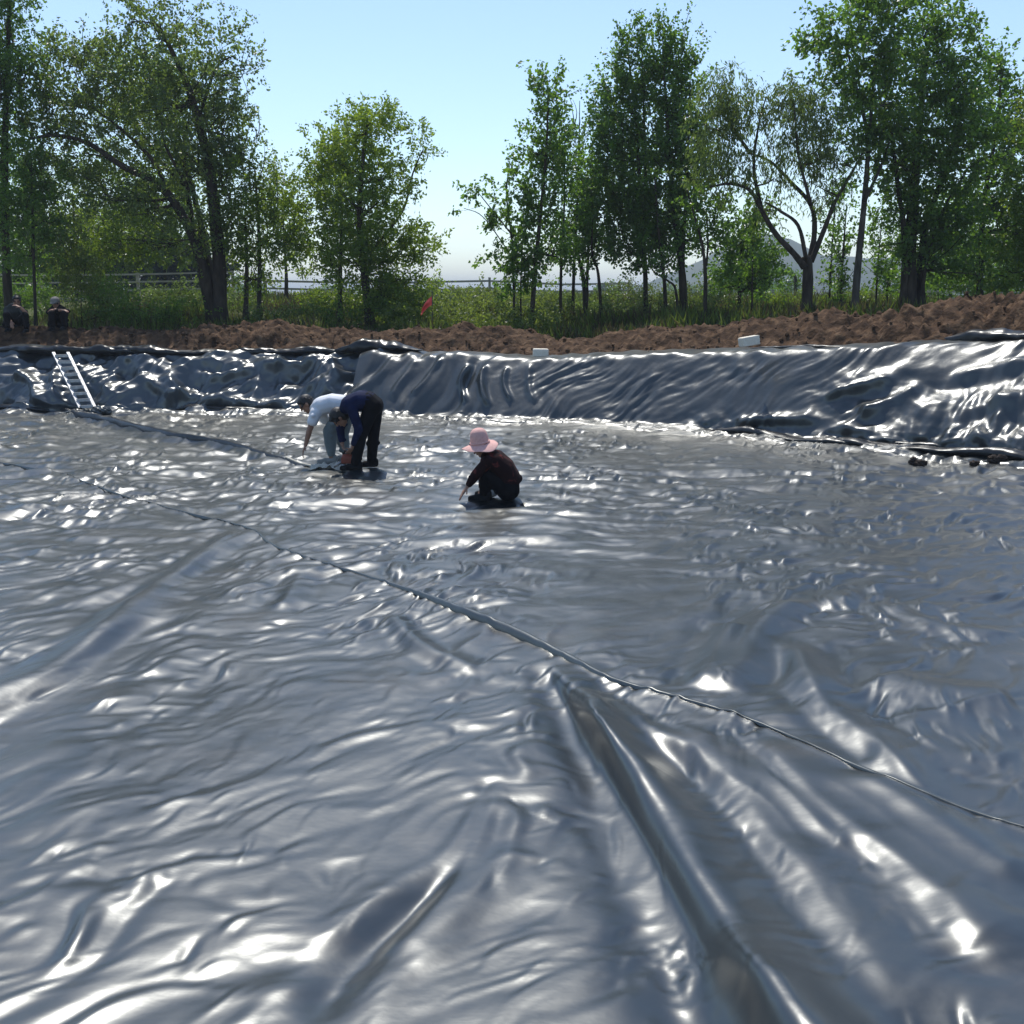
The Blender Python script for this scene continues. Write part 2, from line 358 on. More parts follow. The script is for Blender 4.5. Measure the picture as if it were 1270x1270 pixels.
def line_field(x, y, pl):
    """nearest distance (signed, + on the left of travel) and 0..1 position along a line"""
    best = np.full(x.shape, 1e9); sg = np.zeros(x.shape); tt = np.zeros(x.shape)
    L = np.concatenate([[0], np.cumsum(np.linalg.norm(np.diff(pl, axis=0), axis=1))])
    for i in range(len(pl) - 1):
        a, b = pl[i], pl[i + 1]; d = b - a; l2 = (d * d).sum() + 1e-12
        t = np.clip(((x - a[0]) * d[0] + (y - a[1]) * d[1]) / l2, 0, 1)
        ex = x - a[0] - t * d[0]; ey = y - a[1] - t * d[1]; q = ex * ex + ey * ey; m = q < best
        best = np.where(m, q, best); sg = np.where(m, np.sign(d[0] * ey - d[1] * ex), sg); tt = np.where(m, (L[i] + t * (L[i + 1] - L[i])) / L[-1], tt)
    return np.sqrt(best) * sg, tt
_FL = [(smooth_line(f[0], 4), *f[1:]) for f in FOLDS]
_SL = [smooth_line(s, 4) for s in (SEAM, SEAM2, SEAM3)]
def add_lines(x, y, h):
    for (pl, w, a, asym, tap, wr) in _FL:
        r = 4.5 * w * max(wr)
        m = (x > pl[:, 0].min() - r) & (x < pl[:, 0].max() + r) & (y > pl[:, 1].min() - r) & (y < pl[:, 1].max() + r)
        if not m.any(): continue
        xm, ym = x[m], y[m]
        wob = .2 * w * pn(xm * 1.9, ym * 1.9, 31)
        d, t = line_field(xm, ym, pl); d = d + wob
        ww = w * (wr[0] + (wr[1] - wr[0]) * t)
        wl = ww * np.where(d > 0, 1 + asym, 1 - asym)
        q = np.abs(d) / wl
        prof = np.exp(-q ** 2 * 1.1) - .22 * np.exp(-((q - 2.1) / .8) ** 2)
        end = np.clip(np.minimum(t, 1 - t) / (.5 * tap * .5), 0, 1); end = end * end * (3 - 2 * end)
        amp = a * np.where(a > 0, .4 + .6 * ww / (w * max(wr)), 1) * (1 + .3 * pn(xm * 1.3, ym * 1.3, 33))
        h[m] = h[m] * (1 - .7 * np.clip(prof, 0, 1) * end) + amp * prof * end
    for k, pl in enumerate(_SL):
        d, t = line_field(x, y, pl); hh = (.012, .005, .0025)[k]
        e = np.clip(np.minimum(t, 1 - t) / .06, 0, 1)
        # the overlapping sheet lies on the near side: a step that fades away from the lap
        h += e * hh * (sstep(-.012, .006, -d) * np.exp(-np.maximum(-d, 0) / .22) + .6 * np.exp(-(d / .03) ** 2))
    return h
SCUFF = [(G(925, 918), .22), (G(855, 1185), .2), (G(530, 690), .2), (G(905, 845), .2)]
FOOT = np.array([(-14.8, 19.2), (-11.5, 20.4), (-8.2, 20.1), (-3.5, 19.9), (-.5, 19.1), (2.6, 17.8), (4.75, 15.9), (6.95, 13.7), (9.2, 10.9)])
def dents(x, y, cell, seed, l0, w0, k=2):
    """short lens shaped puckers scattered one by one over the film"""
    cx = np.floor(x / cell).astype(int); cy = np.floor(y / cell).astype(int); h = np.zeros(x.shape); A = 255.0
    for dx in (-1, 0, 1):
        for dy in (-1, 0, 1):
            for j in range(k):
                i0 = _perm[_perm[(cx + dx) & 255] + ((cy + dy) & 255)]; r = [_perm[(i0 + 37 * j + 11 * m_ + seed) & 255] / A for m_ in range(6)]
                ex = x - (cx + dx + r[0]) * cell; ey = y - (cy + dy + r[1]) * cell; t = .7 + (r[2] - .5) * 1.3; c, s = np.cos(t), np.sin(t)
                p = (ex * c + ey * s) / (l0 * (.5 + r[3])); q = (-ex * s + ey * c + .25 * p * p * w0) / (w0 * (.6 + .9 * r[4]))
                kind = np.where(r[5] < .45, -q * 1.3, np.where(r[5] < .75, .9, -.8))
                h += kind * np.exp(-p * p - q * q) * (.4 + .9 * r[2]) * w0
    return h
def floor_h(x, y):
    x = np.asarray(x, float); y = np.asarray(y, float)
    far = sstep(6, 14, y)
    wx = x + .28 * pn(x * .8, y * .8, 1) + .07 * pn(x * 2.7, y * 2.7, 6); wy = y + .28 * pn(x * .8, y * .8, 2) + .07 * pn(x * 2.7, y * 2.7, 7)
    th = .42 + .5 * pn(x * .22, y * .22, 9) - .35 * far
    c, s = np.cos(.68), np.sin(.68)
    a = 1.35 * (wx * c + wy * s + .15 * pn(wx * .7, wy * .7, 8)); b = 1.15 * (-wx * s + wy * c + th * .25)
    mod = .35 + 1.0 * np.clip(.5 + 1.3 * pn(x * .5, y * .5, 12), 0, 1)
    n1 = pn(a * 1.05, b * 1.9, 14); n2 = pn(a * 2.5, b * 4.4, 16); n3 = pn(a * 5.2, b * 9.5, 18); amp = 1.0 + .8 * far + .4 * far * sstep(-2, -7, x)
    h = .03 * pn(x * .45, y * .45, 20)
    d1 = np.clip(pn(a * 2.0, b * 4.4, 17) - .08, 0, 1); d2 = np.clip(pn(a * 3.6 + 5, b * 7.6, 19) - .1, 0, 1); d3 = np.clip(pn(a * 1.7, b * 3.1, 24) - .14, 0, 1)
    h = h + amp * (.012 * n1 + (.0030 - .0012 * sstep(6, 3.5, y)) * n2 + mod * (.0014 * n3 + .007 * d1 - .010 * d3 + .004 * d2))
    dn = (.6 + .65 * sstep(3.2, 6.5, y)) * (.25 + 1.1 * np.clip(.5 + 1.2 * pn(x * .55, y * .55, 13), 0, 1))
    h = h + dn * (1 + .6 * far) * (.38 * dents(wx, wy, .34, 5, .13, .042) + .34 * dents(wx, wy, .21, 60, .075, .024)) + .17 * dents(wx, wy, .8, 120, .34, .10, 1)
    # crisp creases
    cr = ridged(a * .55, b * 1.25, 22, 2); h = h + .006 * mod * np.clip(cr - .95, 0, 1) ** 1.3
    # far off the film lies in long low ripples across the view, and gathers at the foot of the banks
    fx_ = x + .5 * pn(x * .5, y * .9, 3); fy_ = y + .25 * pn(x * .6, y * .8, 5) + .12 * x
    h = h + sstep(6, 13, y) * (.042 * pn(fx_ * .8, fy_ * 3.0, 25) + .020 * pn(fx_ * 1.6, fy_ * 5.6, 27) + .010 * pn(fx_ * 3, fy_ * 11, 29))
    m = y > 9.5
    if m.any():
        d_, _ = line_field(x[m], y[m], FOOT); g = np.exp(-np.abs(d_) / .9) * (.5 + .9 * sstep(3, 6, x[m]) + .5 * sstep(-5, -8, x[m]))
        h[m] = h[m] + g * .30 * crumple_h(x[m], y[m], 28, 6, 1.1) + g * .02
    h = add_lines(x, y, h)
    for (q, r) in SCUFF:
        g = np.exp(-((x - q.x) ** 2 + (y - q.y) ** 2) / (r * r) * 2)
        h = h + g * .012 * np.clip(ridged(x * 6, y * 6, 40, 2) - .8, 0, 1)
    return h
def floor_at(x, y): return float(floor_h(np.array([x]), np.array([y]))[0])
nr, nc = 720, 760
t = np.linspace(0, 1, nr); yy = 1.0 * (21.8 / 1.0) ** t; yy = np.linspace(1.0, 21.8, nr) * .12 + yy * .88
uu = np.linspace(-1, 1, nc)
Yg = np.repeat(yy[:, None], nc, 1); Xg = uu[None, :] * (Yg * .55 + 1.9)
Zg = floor_h(Xg, Yg); Xo, Yo = Xg.copy(), Yg.copy()
for k_, lean_ in ((0, .11), (1, -.03), (7, .05), (11, .05)):        # the biggest folds lean over to one side
    pl, w_, a_, as_, tap_, wr_ = _FL[k_]; d_, t_ = line_field(Xg, Yg, pl); e_ = np.clip(np.minimum(t_, 1 - t_) / (.25 * tap_), 0, 1); i_ = np.clip((t_ * (len(pl) - 2)).astype(int), 0, len(pl) - 2)
    dd_ = np.diff(pl, axis=0); dd_ /= np.linalg.norm(dd_, axis=1)[:, None]; q_ = np.abs(d_) / (w_ * (wr_[0] + (wr_[1] - wr_[0]) * t_)); f_ = lean_ * e_ * np.exp(-q_ ** 2 * 1.1)
    Xo += dd_[i_, 1] * f_; Yo -= dd_[i_, 0] * f_
me = grid_mesh('pond_floor', Xo, Yo, Zg)
tag(link('pond_floor', me, M['liner']), kind='structure')
# welded seams ride on the floor as narrow rounded strips
def seam_strip(pl, w, hgt, rag):
    pl = smooth_line(pl, 14); d = np.gradient(pl, axis=0); d /= np.linalg.norm(d, axis=1)[:, None] + 1e-9; nrm = np.stack([-d[:, 1], d[:, 0]], 1)
    L = np.concatenate([[0], np.cumsum(np.linalg.norm(np.diff(pl, axis=0), axis=1))]); pr = np.linspace(-1, 1, 9)
    tq = L / L[-1]; k = np.sin(np.clip(tq, 0, 1) * math.pi) ** .4
    ww = w(tq) * (1 + rag * pn(L * 1.7, L * 0, 50)); hh = hgt(tq) * k * (1 + rag * pn(L * 2.3, L * 0, 51))
    off = pl + nrm * (.004 * pn(L * 1.1, L * 0 + 5, 52))[:, None]
    X = off[:, 0][:, None] + nrm[:, 0][:, None] * pr * ww[:, None]; Y = off[:, 1][:, None] + nrm[:, 1][:, None] * pr * ww[:, None]
    Zf = floor_h(X, Y); kz = np.ones(13) / 13; Zc = np.convolve(np.pad(Zf.max(1), 6, 'edge'), kz, 'valid')[:, None]; Z = np.maximum(Zf, np.where(np.abs(pr)[None] < .8, Zc, -9)) + hh[:, None] * np.sqrt(np.maximum(0, 1 - pr ** 2))[None, :] - .003 * (np.abs(pr) > .99) + .0025
    return X, Y, Z
def seam_obj(pl, w, hgt, rag):
    X, Y, Z = seam_strip(pl, w, hgt, rag); o = link('weld_seam', grid_mesh('weld_seam', X, Y, Z, True), M['seam'])
    o.parent = bpy.data.objects['pond_floor']; return o
seam_obj(SEAM, lambda t: .003 + .008 * sstep(.1, .5, t) + .026 * np.exp(-((t - .68) / .07) ** 2), lambda t: .001 + .003 * sstep(.1, .5, t) + .036 * np.exp(-((t - .68) / .065) ** 2), .18)

X, Y, Z = seam_strip(GP([(70, 507), (100, 518), (130, 524), (200, 541), (280, 554), (340, 568), (380, 577)]), lambda t: .075 - .05 * t, lambda t: .06 - .045 * t, .5)
tag(link('liner_edge', grid_mesh('liner_edge', X, Y, Z, True), M['edge']), 'long dark liner lap crossing the floor from the ladder foot to the workers', 'liner edge')

# ------------------------------------------------------------------ liner sheets on the banks
RUN_R = lambda px: .95 + .75 * sstep(960, 1180, px)
def bank_sheet(u0, u1, du, s_of_q, crest_run, disp, name, label, nq, mat='bank'):
    us = np.arange(u0, u1, du); q = np.linspace(0, 1, nq); U = np.repeat(us[:, None], nq, 1); Q = np.repeat(q[None, :], len(us), 0)
    bx, by, nx, ny = base_at(U); px = px_of(bx, by); crest = tab(px, CREST, 1.0); cr0 = crest_run; crest_run = crest_run(px) if callable(crest_run) else crest_run + 0 * px
    # q: 0 toe on the floor, .2 foot, .82 crest, 1 back edge on top of the bank
    S = np.interp(Q, [0, .16, .30, .80, .86, 1], [-.55, -.02, .14, .96, 1.06, 1.62]); S = np.where(S > .14, np.where(S < .96, .14 + (S - .14) / .82 * (crest_run - .18), S - 1 + crest_run), S)
    Zp = np.interp(Q, [0, .10, .20, .30, .80, .86, 1], [0, 0, .035, .17, .965, 1.0, 1.03])
    ker = np.ones(9) / 9
    S = np.apply_along_axis(lambda r: np.convolve(np.pad(r, 4, 'edge'), ker, 'valid'), 1, S); Zp = np.apply_along_axis(lambda r: np.convolve(np.pad(r, 4, 'edge'), ker, 'valid'), 1, Zp)
    D = disp(U, Q, px)
    x = bx + nx * S; y = by + ny * S; z = Zp * crest
    # push along the slope's own normal (towards the pond and up)
    dS = np.gradient(S, axis=1); dZ = np.gradient(z, axis=1); L = np.hypot(dS, dZ) + 1e-9; a = -dZ / L; b = dS / L
    x = x + nx * a * D; y = y + ny * a * D; z = z + b * D
    fl = floor_h(x, y); toe = sstep(.24, .08, Q)
    z = np.maximum(z, (fl + .014) * toe + z * (1 - toe)); z = np.where(Q < .02, fl - .02, z)
    o = link(name, grid_mesh(name, x, y, z), M[mat]); tag(o, label, 'liner sheet'); return o
def fold_uq(U, Q, u_pts, w, a, steep=0):
    """fold along points given as (u metres, q); distances in metres on the sheet (1.9 m from q 0 to 1)"""
    pl = smooth_line([(p[0], p[1] * 2.6) for p in u_pts], 4); r = 4 * w
    X = U; Y = Q * 2.6; m = (X > pl[:, 0].min() - r) & (X < pl[:, 0].max() + r)
    out = np.zeros(U.shape); xm, ym = X[m], Y[m]
    d, t = line_field(xm, ym, pl); d = d + .3 * w * pn(xm * 2.2, ym * 2.2, 61)
    wl = w * np.where(d > 0, 1 + steep, 1 - steep); end = np.clip(np.minimum(t, 1 - t) / .18, 0, 1)
    out[m] = a * np.exp(-(d / wl) ** 2) * end * end * (3 - 2 * end); return out
def pq(px, py, crest_py, base_py): return (u_of_px(px), .2 + .62 * (base_py - py) / (base_py - crest_py))
def left_disp(U, Q, px):
    w1 = U + .22 * pn(U * 1.2, Q * 3, 70); w2 = Q * 2.6 + .22 * pn(U * 1.2, Q * 3, 71)
    D = .12 * (ridged(w1 * .8, w2 * 1.0, 72, 2) - .8) + crumple_h(U, Q * 2.6, 72)
    D = D * (.3 + .55 * sstep(.0, .25, Q)) * (1 - .75 * sstep(.84, .92, Q))
    def L(a, w, h, st=0):
        nonlocal D; D = D + fold_uq(U, Q, [pq(x, y, 437, 512) for x, y in a], w, h, st)
    L([(0, 470), (30, 480), (55, 505), (75, 520)], .12, .14, .3); L([(45, 440), (55, 470), (75, 505)], .10, .12)
    L([(125, 440), (128, 470), (132, 500)], .11, .10); L([(180, 495), (230, 490), (300, 502), (370, 500)], .14, .14, -.3)
    L([(250, 470), (300, 465), (350, 455), (390, 440)], .10, .10); L([(335, 440), (340, 465), (342, 490)], .06, .07)
    L([(150, 455), (190, 480), (240, 497)], .10, .10); L([(395, 440), (410, 470), (400, 490)], .09, .10); L([(200, 445), (260, 450), (290, 440)], .12, .10)
    return D
def right_disp(U, Q, px):
    fine = sstep(560, 700, px)
    w1 = U + .2 * pn(U * .9, Q * 2.4, 80); w2 = Q * 2.6 + .2 * pn(U * .9, Q * 2.4, 81)
    # drag folds run down the slope, leaning further over towards the right
    D1 = .075 * pn(w1 * 2.6 - .5 * w2, w2 * .5, 82) + .024 * pn(w1 * 6.0 - 1.2 * w2, w2 * 1.0, 84)
    sl = .8 + .5 * sstep(640, 820, px) * 0; a = w1 - .8 * w2; b = w2 + .5 * w1; md = .4 + 1.0 * np.clip(.5 + 1.2 * pn(w1 * .7, w2 * 1.1, 83), 0, 1)
    D2 = .018 * pn(a * 2.2, b * .55, 85) + md * md * (.015 * pn(a * 5.2, b * 1.9, 87) + .007 * pn(a * 10, b * 3.6, 89)) + .008 * pn(w1 * 3.1, w2 * 3.1, 95)
    D = D1 * (1 - fine) + D2 * fine
    rum = sstep(960, 1060, px) * sstep(.85, .45, Q) + .55 * sstep(.42, .22, Q) * sstep(760, 900, px)
    D = D + rum * (.05 * (ridged(w1 * 1.1, w2 * 1.5, 86, 2) - .9) + .6 * crumple_h(U, Q * 2.6, 86, 8, 2.0) + .45 * crumple_h(U, Q * 2.6, 96, 4, 5.0))
    D = D + sstep(.30, .12, Q) * .035 * (ridged(w1 * 1.6, w2 * 1.6, 90, 2) - .9)
    D = D * (1 - .7 * sstep(.84, .92, Q)) + sstep(.76, .84, Q) * .03 * pn(U * 3.5, Q * 5, 92)
    def L(a_, w, h, cp=437, bp=520, st=0):
        nonlocal D; D = D + fold_uq(U, Q, [pq(x, y, cp, bp) for x, y in a_], w, h, st)
    L([(478, 436), (465, 460), (440, 490), (425, 508)], .12, .08, st=.2); L([(505, 440), (490, 470), (482, 505)], .09, .07)
    L([(530, 440), (520, 470), (505, 500)], .07, .08); L([(566, 446), (562, 475), (575, 505)], .06, .10); L([(585, 448), (588, 480), (605, 508)], .06, .10)
    L([(612, 448), (615, 475), (630, 500)], .05, .07); L([(640, 450), (645, 480), (660, 505)], .06, .05, 443, 524)
    L([(1000, 500), (1040, 478), (1080, 470)], .08, .10, 428, 548); L([(1050, 520), (1090, 495), (1110, 480)], .08, .09, 425, 556)
    L([(1130, 470), (1180, 462), (1270, 440)], .10, .10, 423, 565); L([(1160, 520), (1220, 500), (1280, 480)], .10, .10, 422, 570)
    L([(900, 530), (960, 520), (1010, 515)], .10, .10, 431, 540)
    return D
bank_sheet(u_of_px(-60) - 4.5, u_of_px(470), .025, None, 1.2, left_disp, 'liner_sheet', 'crumpled shiny liner sheet draped down the left bank behind the ladder', 96, 'leftbank')
bank_sheet(u_of_px(432), u_of_px(1270) + 5.5, .025, None, RUN_R, right_disp, 'liner_sheet', 'smoother blue grey liner sheet with slanting drag folds covering the right bank', 110)
# liner floor overlaps; loose black liner edges on the crest
def edge_roll(px0, px1, off, r, lift, label, run, seed, foot=None, flat=1.0):
    us = np.arange(u_of_px(px0), u_of_px(px1), .03); n = 16; ang = np.linspace(0, 2 * math.pi, n)
    bx, by, nx, ny = base_at(us); cr = tab(px_of(bx, by), CREST, run)
    k = np.clip(np.minimum(us - us[0], us[-1] - us) / .5, .04, 1) ** .6
    rw = r * (1.5 + .9 * pn(us * .8, us * 0, seed)) * k; rh = r * (.75 + .7 * pn(us * 1.1, us * 0, seed + 1)) * k
    o = off + .10 * pn(us * .6, us * 0, seed + 2); rh = rh * flat
    if foot is not None: o = o + np.linspace(foot[0], foot[1], len(us)); cr = np.convolve(np.pad(floor_h(bx + nx * (run + o), by + ny * (run + o)), 12, 'edge'), np.ones(25) / 25, 'valid')
    wob = 1 + .35 * pn(us[:, None] * 2.6 + 0 * ang, np.cos(ang)[None, :] * 1.5 + us[:, None] * 0, seed + 3) + .2 * pn(us[:, None] * 7 + 0 * ang, np.sin(ang)[None, :] * 2 + us[:, None] * 0, seed + 4)
    wob[:, -1] = wob[:, 0]
    if foot is not None: wob = 1 + (wob - 1) * .45
    S = run + o[:, None] + rw[:, None] * np.cos(ang) * wob; Zz = cr[:, None] + lift + rh[:, None] * .6 + rh[:, None] * np.sin(ang) * wob
    X = bx[:, None] + nx[:, None] * S; Y = by[:, None] + ny[:, None] * S
    ob = link('liner_edge', grid_mesh('liner_edge', X, Y, Zz), M['edge']); return tag(ob, label, 'liner edge')
edge_roll(-60, 175, .02, .10, .0, 'black folded liner edge along the crest above the ladder', 1.2, 100)
edge_roll(60, 300, .10, .085, .0, 'long black liner edge behind the top of the ladder towards the big trunk', 1.2, 110)
edge_roll(255, 420, .08, .09, .0, 'black rumpled liner edge on the crest left of the standing workers', 1.2, 120)
edge_roll(395, 500, .30, .13, .03, 'tallest black heap of folded liner on the crest above the standing workers', .95, 130)
edge_roll(1085, 1420, .42, .10, .02, 'black liner edge lying at the foot of the dirt bank at far right', 1.6, 140)
edge_roll(860, 990, .36, .035, .0, 'thin black liner edge beneath the tilted foam block', .95, 150)

edge_roll(880, 1075, 0, .085, .01, 'long black roll of spare liner along the foot of the right bank', 0, 160, (.02, -.28), .8)
edge_roll(1030, 1420, 0, .10, .01, 'thick black roll of spare liner by the dark clods at lower right', 0, 170, (-.14, .0), .75)
edge_roll(1060, 1400, 0, .05, .04, 'thin black liner lap running up the foot of the far right bank', 0, 180, (.05, .25), .8)
edge_roll(215, 385, 0, .075, .01, 'black roll of slack liner at the left bank foot beside the white shirted worker', 0, 190, (.12, .02), .8)
edge_roll(-30, 70, 0, .10, .03, 'black slack fold of liner at the left bank foot left of the ladder', 0, 195, (.25, -.05), .8)

# ------------------------------------------------------------------ soil berm, ground, fields, hills
us = np.arange(0, ARC[-1] * .7, .055); nq = 116; q = np.linspace(0, 1, nq); U = np.repeat(us[:, None], nq, 1); Q = np.repeat(q[None, :], len(us), 0)
bx, by, nx, ny = base_at(U); px = px_of(bx, by)
px = np.where(by < 8, np.where(bx > 0, 1500, -150), px)
cr = tab(px, CREST, 1.0); bt = tab(px, BERM, 3.0)
S = .25 + Q * 4.9; x = bx + nx * S; y = by + ny * S; gz = ground_z(x, y)
run = np.where(px < 465, 1.2, RUN_R(px)); S1 = S; S = np.where(S1 < run, S1 / run, 1 + (S1 - run) * 3.9 / (4.9 - run))
z = np.where(S < 1.0, cr * (S - .25) / .75 - .22, 0); rim = sstep(1.0, 1.35, S)
z = np.where(S >= 1.0, (cr - .22) + .17 * rim + (bt - cr + .02) * sstep(1.45, 2.75, S), z)
z = np.where(S > 2.9, bt - .04 + (gz - .12 - bt + .04) * sstep(3.1, 4.9, S), z)
k = sstep(1.15, 1.8, S) * sstep(5.1, 4.2, S)
cl = .13 * fbm(x * .8, y * .8, 200, 3) + .13 * (ridged(x * 1.3 + .3 * pn(x * 2, y * 2, 9), y * 1.3, 205, 3) - .9) - .06 * (ridged(x * 2.9, y * 2.9, 210, 3) - .8) + .065 * (ridged(x * 5.2 + .3 * pn(x * 6, y * 6, 8), y * 5.2, 211, 2) - .8) + .05 * fbm(x * 8, y * 8, 215, 3)
z = z + cl * k * np.clip((bt - cr) / .5, .5, 1.25)
me = grid_mesh('soil_berm', x, y, z); berm = tag(link('soil_berm', me, M['soil']), kind='structure')
BX, BY, BZ = x, y, z
# loose clods scattered over the berm
cv, cf = [], []
ico = bmesh.new(); bmesh.ops.create_icosphere(ico, subdivisions=1, radius=1); iv = np.array([v.co[:] for v in ico.verts]); jf = np.array([[v.index for v in f.verts] for f in ico.faces]); ico.free()
n_cl = 5200
ii = RNG.integers(60, len(us) - 60, n_cl); jj = RNG.integers(24, 98, n_cl)
vis = (BY[ii, jj] > 9)
ii, jj = ii[vis], jj[vis]; n_cl = len(ii)
sz = .012 + .04 * RNG.random(n_cl) ** 3
V = iv[None] * (sz[:, None, None] * RNG.uniform(.7, 1.3, (n_cl, 1, 3))) * RNG.uniform(.75, 1.25, (n_cl, len(iv), 1)) + np.stack([BX[ii, jj], BY[ii, jj], BZ[ii, jj] + sz * .3], -1)[:, None] + RNG.normal(0, .012, (n_cl, 1, 3))
Fc = jf[None] + (np.arange(n_cl) * len(iv))[:, None, None]
tag(link('soil_clods', mesh_np('soil_clods', V.reshape(-1, 3), Fc.reshape(-1, 3), False), M['soil']), kind='stuff')
# ground sheet with the pit in it
gx = np.concatenate([np.linspace(-70, -30, 30)[:-1], np.linspace(-30, 30, 160), np.linspace(30, 70, 30)[1:]])
gy = np.concatenate([np.linspace(-14, 14, 60)[:-1], np.linspace(14, 46, 100), np.linspace(46, 110, 40)[1:]])
X, Y = np.meshgrid(gx, gy); s = sdist(X, Y); Z = ground_z(X, Y) + .04 * fbm(X * .9, Y * .9, 300, 3)
Z = np.where(s < 4.4, -.5 + (Z + .5) * sstep(3.0, 4.3, s), Z)
tag(link('ground', grid_mesh('ground', X, Y, Z), M['ground']), kind='structure')
gx = np.linspace(-2500, 2500, 60); gy = np.concatenate([[100, 104], np.linspace(110, 3500, 50)])
X, Y = np.meshgrid(gx, gy); tag(link('fields', grid_mesh('fields', X, Y, np.where(Y < 103, 1.7, 1.98) + 0 * X), M['field']), kind='structure')
gx = np.linspace(-500, 900, 220); gy = np.linspace(640, 900, 40); X, Y = np.meshgrid(gx, gy)
def bumpf(c, w, h): return h * np.exp(-((X - c) / w) ** 2)
H = bumpf(180, 42, 32) + bumpf(270, 80, 24) + bumpf(130, 60, 14) + bumpf(-380, 90, 10) + bumpf(520, 160, 30) + 4 * fbm(X * .02, Y * .02, 320, 4)
Z = 1.5 + np.maximum(H, 0) * np.sin(np.clip((Y - 640) / 260, 0, 1) * math.pi) ** .8 - .5
tag(link('hills', grid_mesh('hills', X, Y, Z), M['hill']), kind='structure')
# ------------------------------------------------------------------ trees and plants
def leaves_arrays(pos, dirs, size, asp, rng, flat=0.0):
    n = len(pos); dirs = dirs / (np.linalg.norm(dirs, axis=1)[:, None] + 1e-9)
    r = rng.normal(size=(n, 3)); r[:, 2] *= (1 - flat); side = np.cross(dirs, r); side /= (np.linalg.norm(side, axis=1)[:, None] + 1e-9)
    up = np.cross(side, dirs); L = (size * rng.uniform(.5, 1.4, n))[:, None]
    mid = pos + dirs * L * .42 + up * L * .07
    V = np.stack([pos, mid + side * L * asp * .5 - up * L * .14, pos + dirs * L, mid - side * L * asp * .5 - up * L * .14], 1).reshape(-1, 3)
    b = np.arange(n)[:, None] * 4
    F = np.concatenate([b + np.array([[0, 1, 2]]), b + np.array([[0, 2, 3]])], 1).reshape(-1, 3)
    return V, F
def leaf_mesh(name, chunks, mat, parent):
    V = []; F = []; A = []; o = 0
    for (v, f, a) in chunks: V.append(v); F.append(f + o); A.append(np.repeat(a, 2)); o += len(v)
    me = mesh_np(name, np.concatenate(V), np.concatenate(F), False)
    at = me.attributes.new('leafvar', 'FLOAT', 'FACE'); at.data.foreach_set('value', np.concatenate(A).astype(np.float32))
    return link(name, me, mat, parent)
STY = {'up': (Vector((0, 0, .9)), .6, Vector((0, 0, -.5)), .75, .0), 'droop': (Vector((0, 0, -.8)), .6, Vector((0, 0, -.9)), .28, 0), 'flat': (Vector((0, 0, .05)), 1, Vector((0, 0, -.15)), .5, .6), 'any': (Vector((0, 0, .25)), 1, Vector((0, 0, -.4)), .65, 0)}
def clump_leaves(rng, c, rx, ry, rz, n, size, style, tone, tspread=.22, twig=.45):
    bias, spread, lbias, asp, flat = STY[style]
    per = 22; nt_ = max(2, int(n / per)); d = rng.normal(size=(nt_ * 2, 3)); d /= np.linalg.norm(d, axis=1)[:, None]
    rad = rng.random(len(d)) ** (1 / 2.3) * (1 + .18 * rng.normal(size=len(d)))
    cc = d * rad[:, None]
    keep = (pn(cc[:, 0] * 1.8 + c[0] * 3, cc[:, 2] * 1.8 + c[2] * 3, 401) + .7 * pn(cc[:, 1] * 2 + c[1], cc[:, 2] * 3.1, 403)) > -.16
    cc = cc[keep][:nt_]; nt_ = len(cc)
    p0 = np.array(c)[None] + cc * np.array([rx, ry, rz])[None]
    td = rng.normal(size=(nt_, 3)) * spread * .55 + np.array(bias)[None] + cc * .75; td /= np.linalg.norm(td, axis=1)[:, None]
    tl = twig * rng.uniform(.5, 1.2, nt_)
    t = rng.random((nt_, per)); pos = p0[:, None] + td[:, None] * (t * tl[:, None])[..., None] + rng.normal(0, .05, (nt_, per, 3))
    ld = td[:, None] * .6 + rng.normal(0, .6, (nt_, per, 3)) + np.array(lbias)[None, None]
    tv = np.clip(tone + rng.normal(0, tspread, nt_)[:, None] + rng.normal(0, .12, (nt_, per)), 0, 1)
    v, f = leaves_arrays(pos.reshape(-1, 3), ld.reshape(-1, 3), size, asp, rng, flat)
    return (v, f, tv.ravel()), p0, td, tl
def limb(mb, a, b, r0, r1, rng, n=6, bend=.12):
    a = Vector(a); b = Vector(b); L = (b - a).length; w = Vector(rng.normal(size=3)) * bend * L; w.z = abs(w.z) * .3 - bend * L * .35; pts = []
    for i in range(n):
        t = i / (n - 1); pts.append(a.lerp(b, t) + w * math.sin(t * math.pi) + Vector(rng.normal(size=3)) * .018 * L * (0 < i < n - 1))
    mb.tube(pts, [r0 + (r1 - r0) * i / (n - 1) for i in range(n)], 5, False); return pts
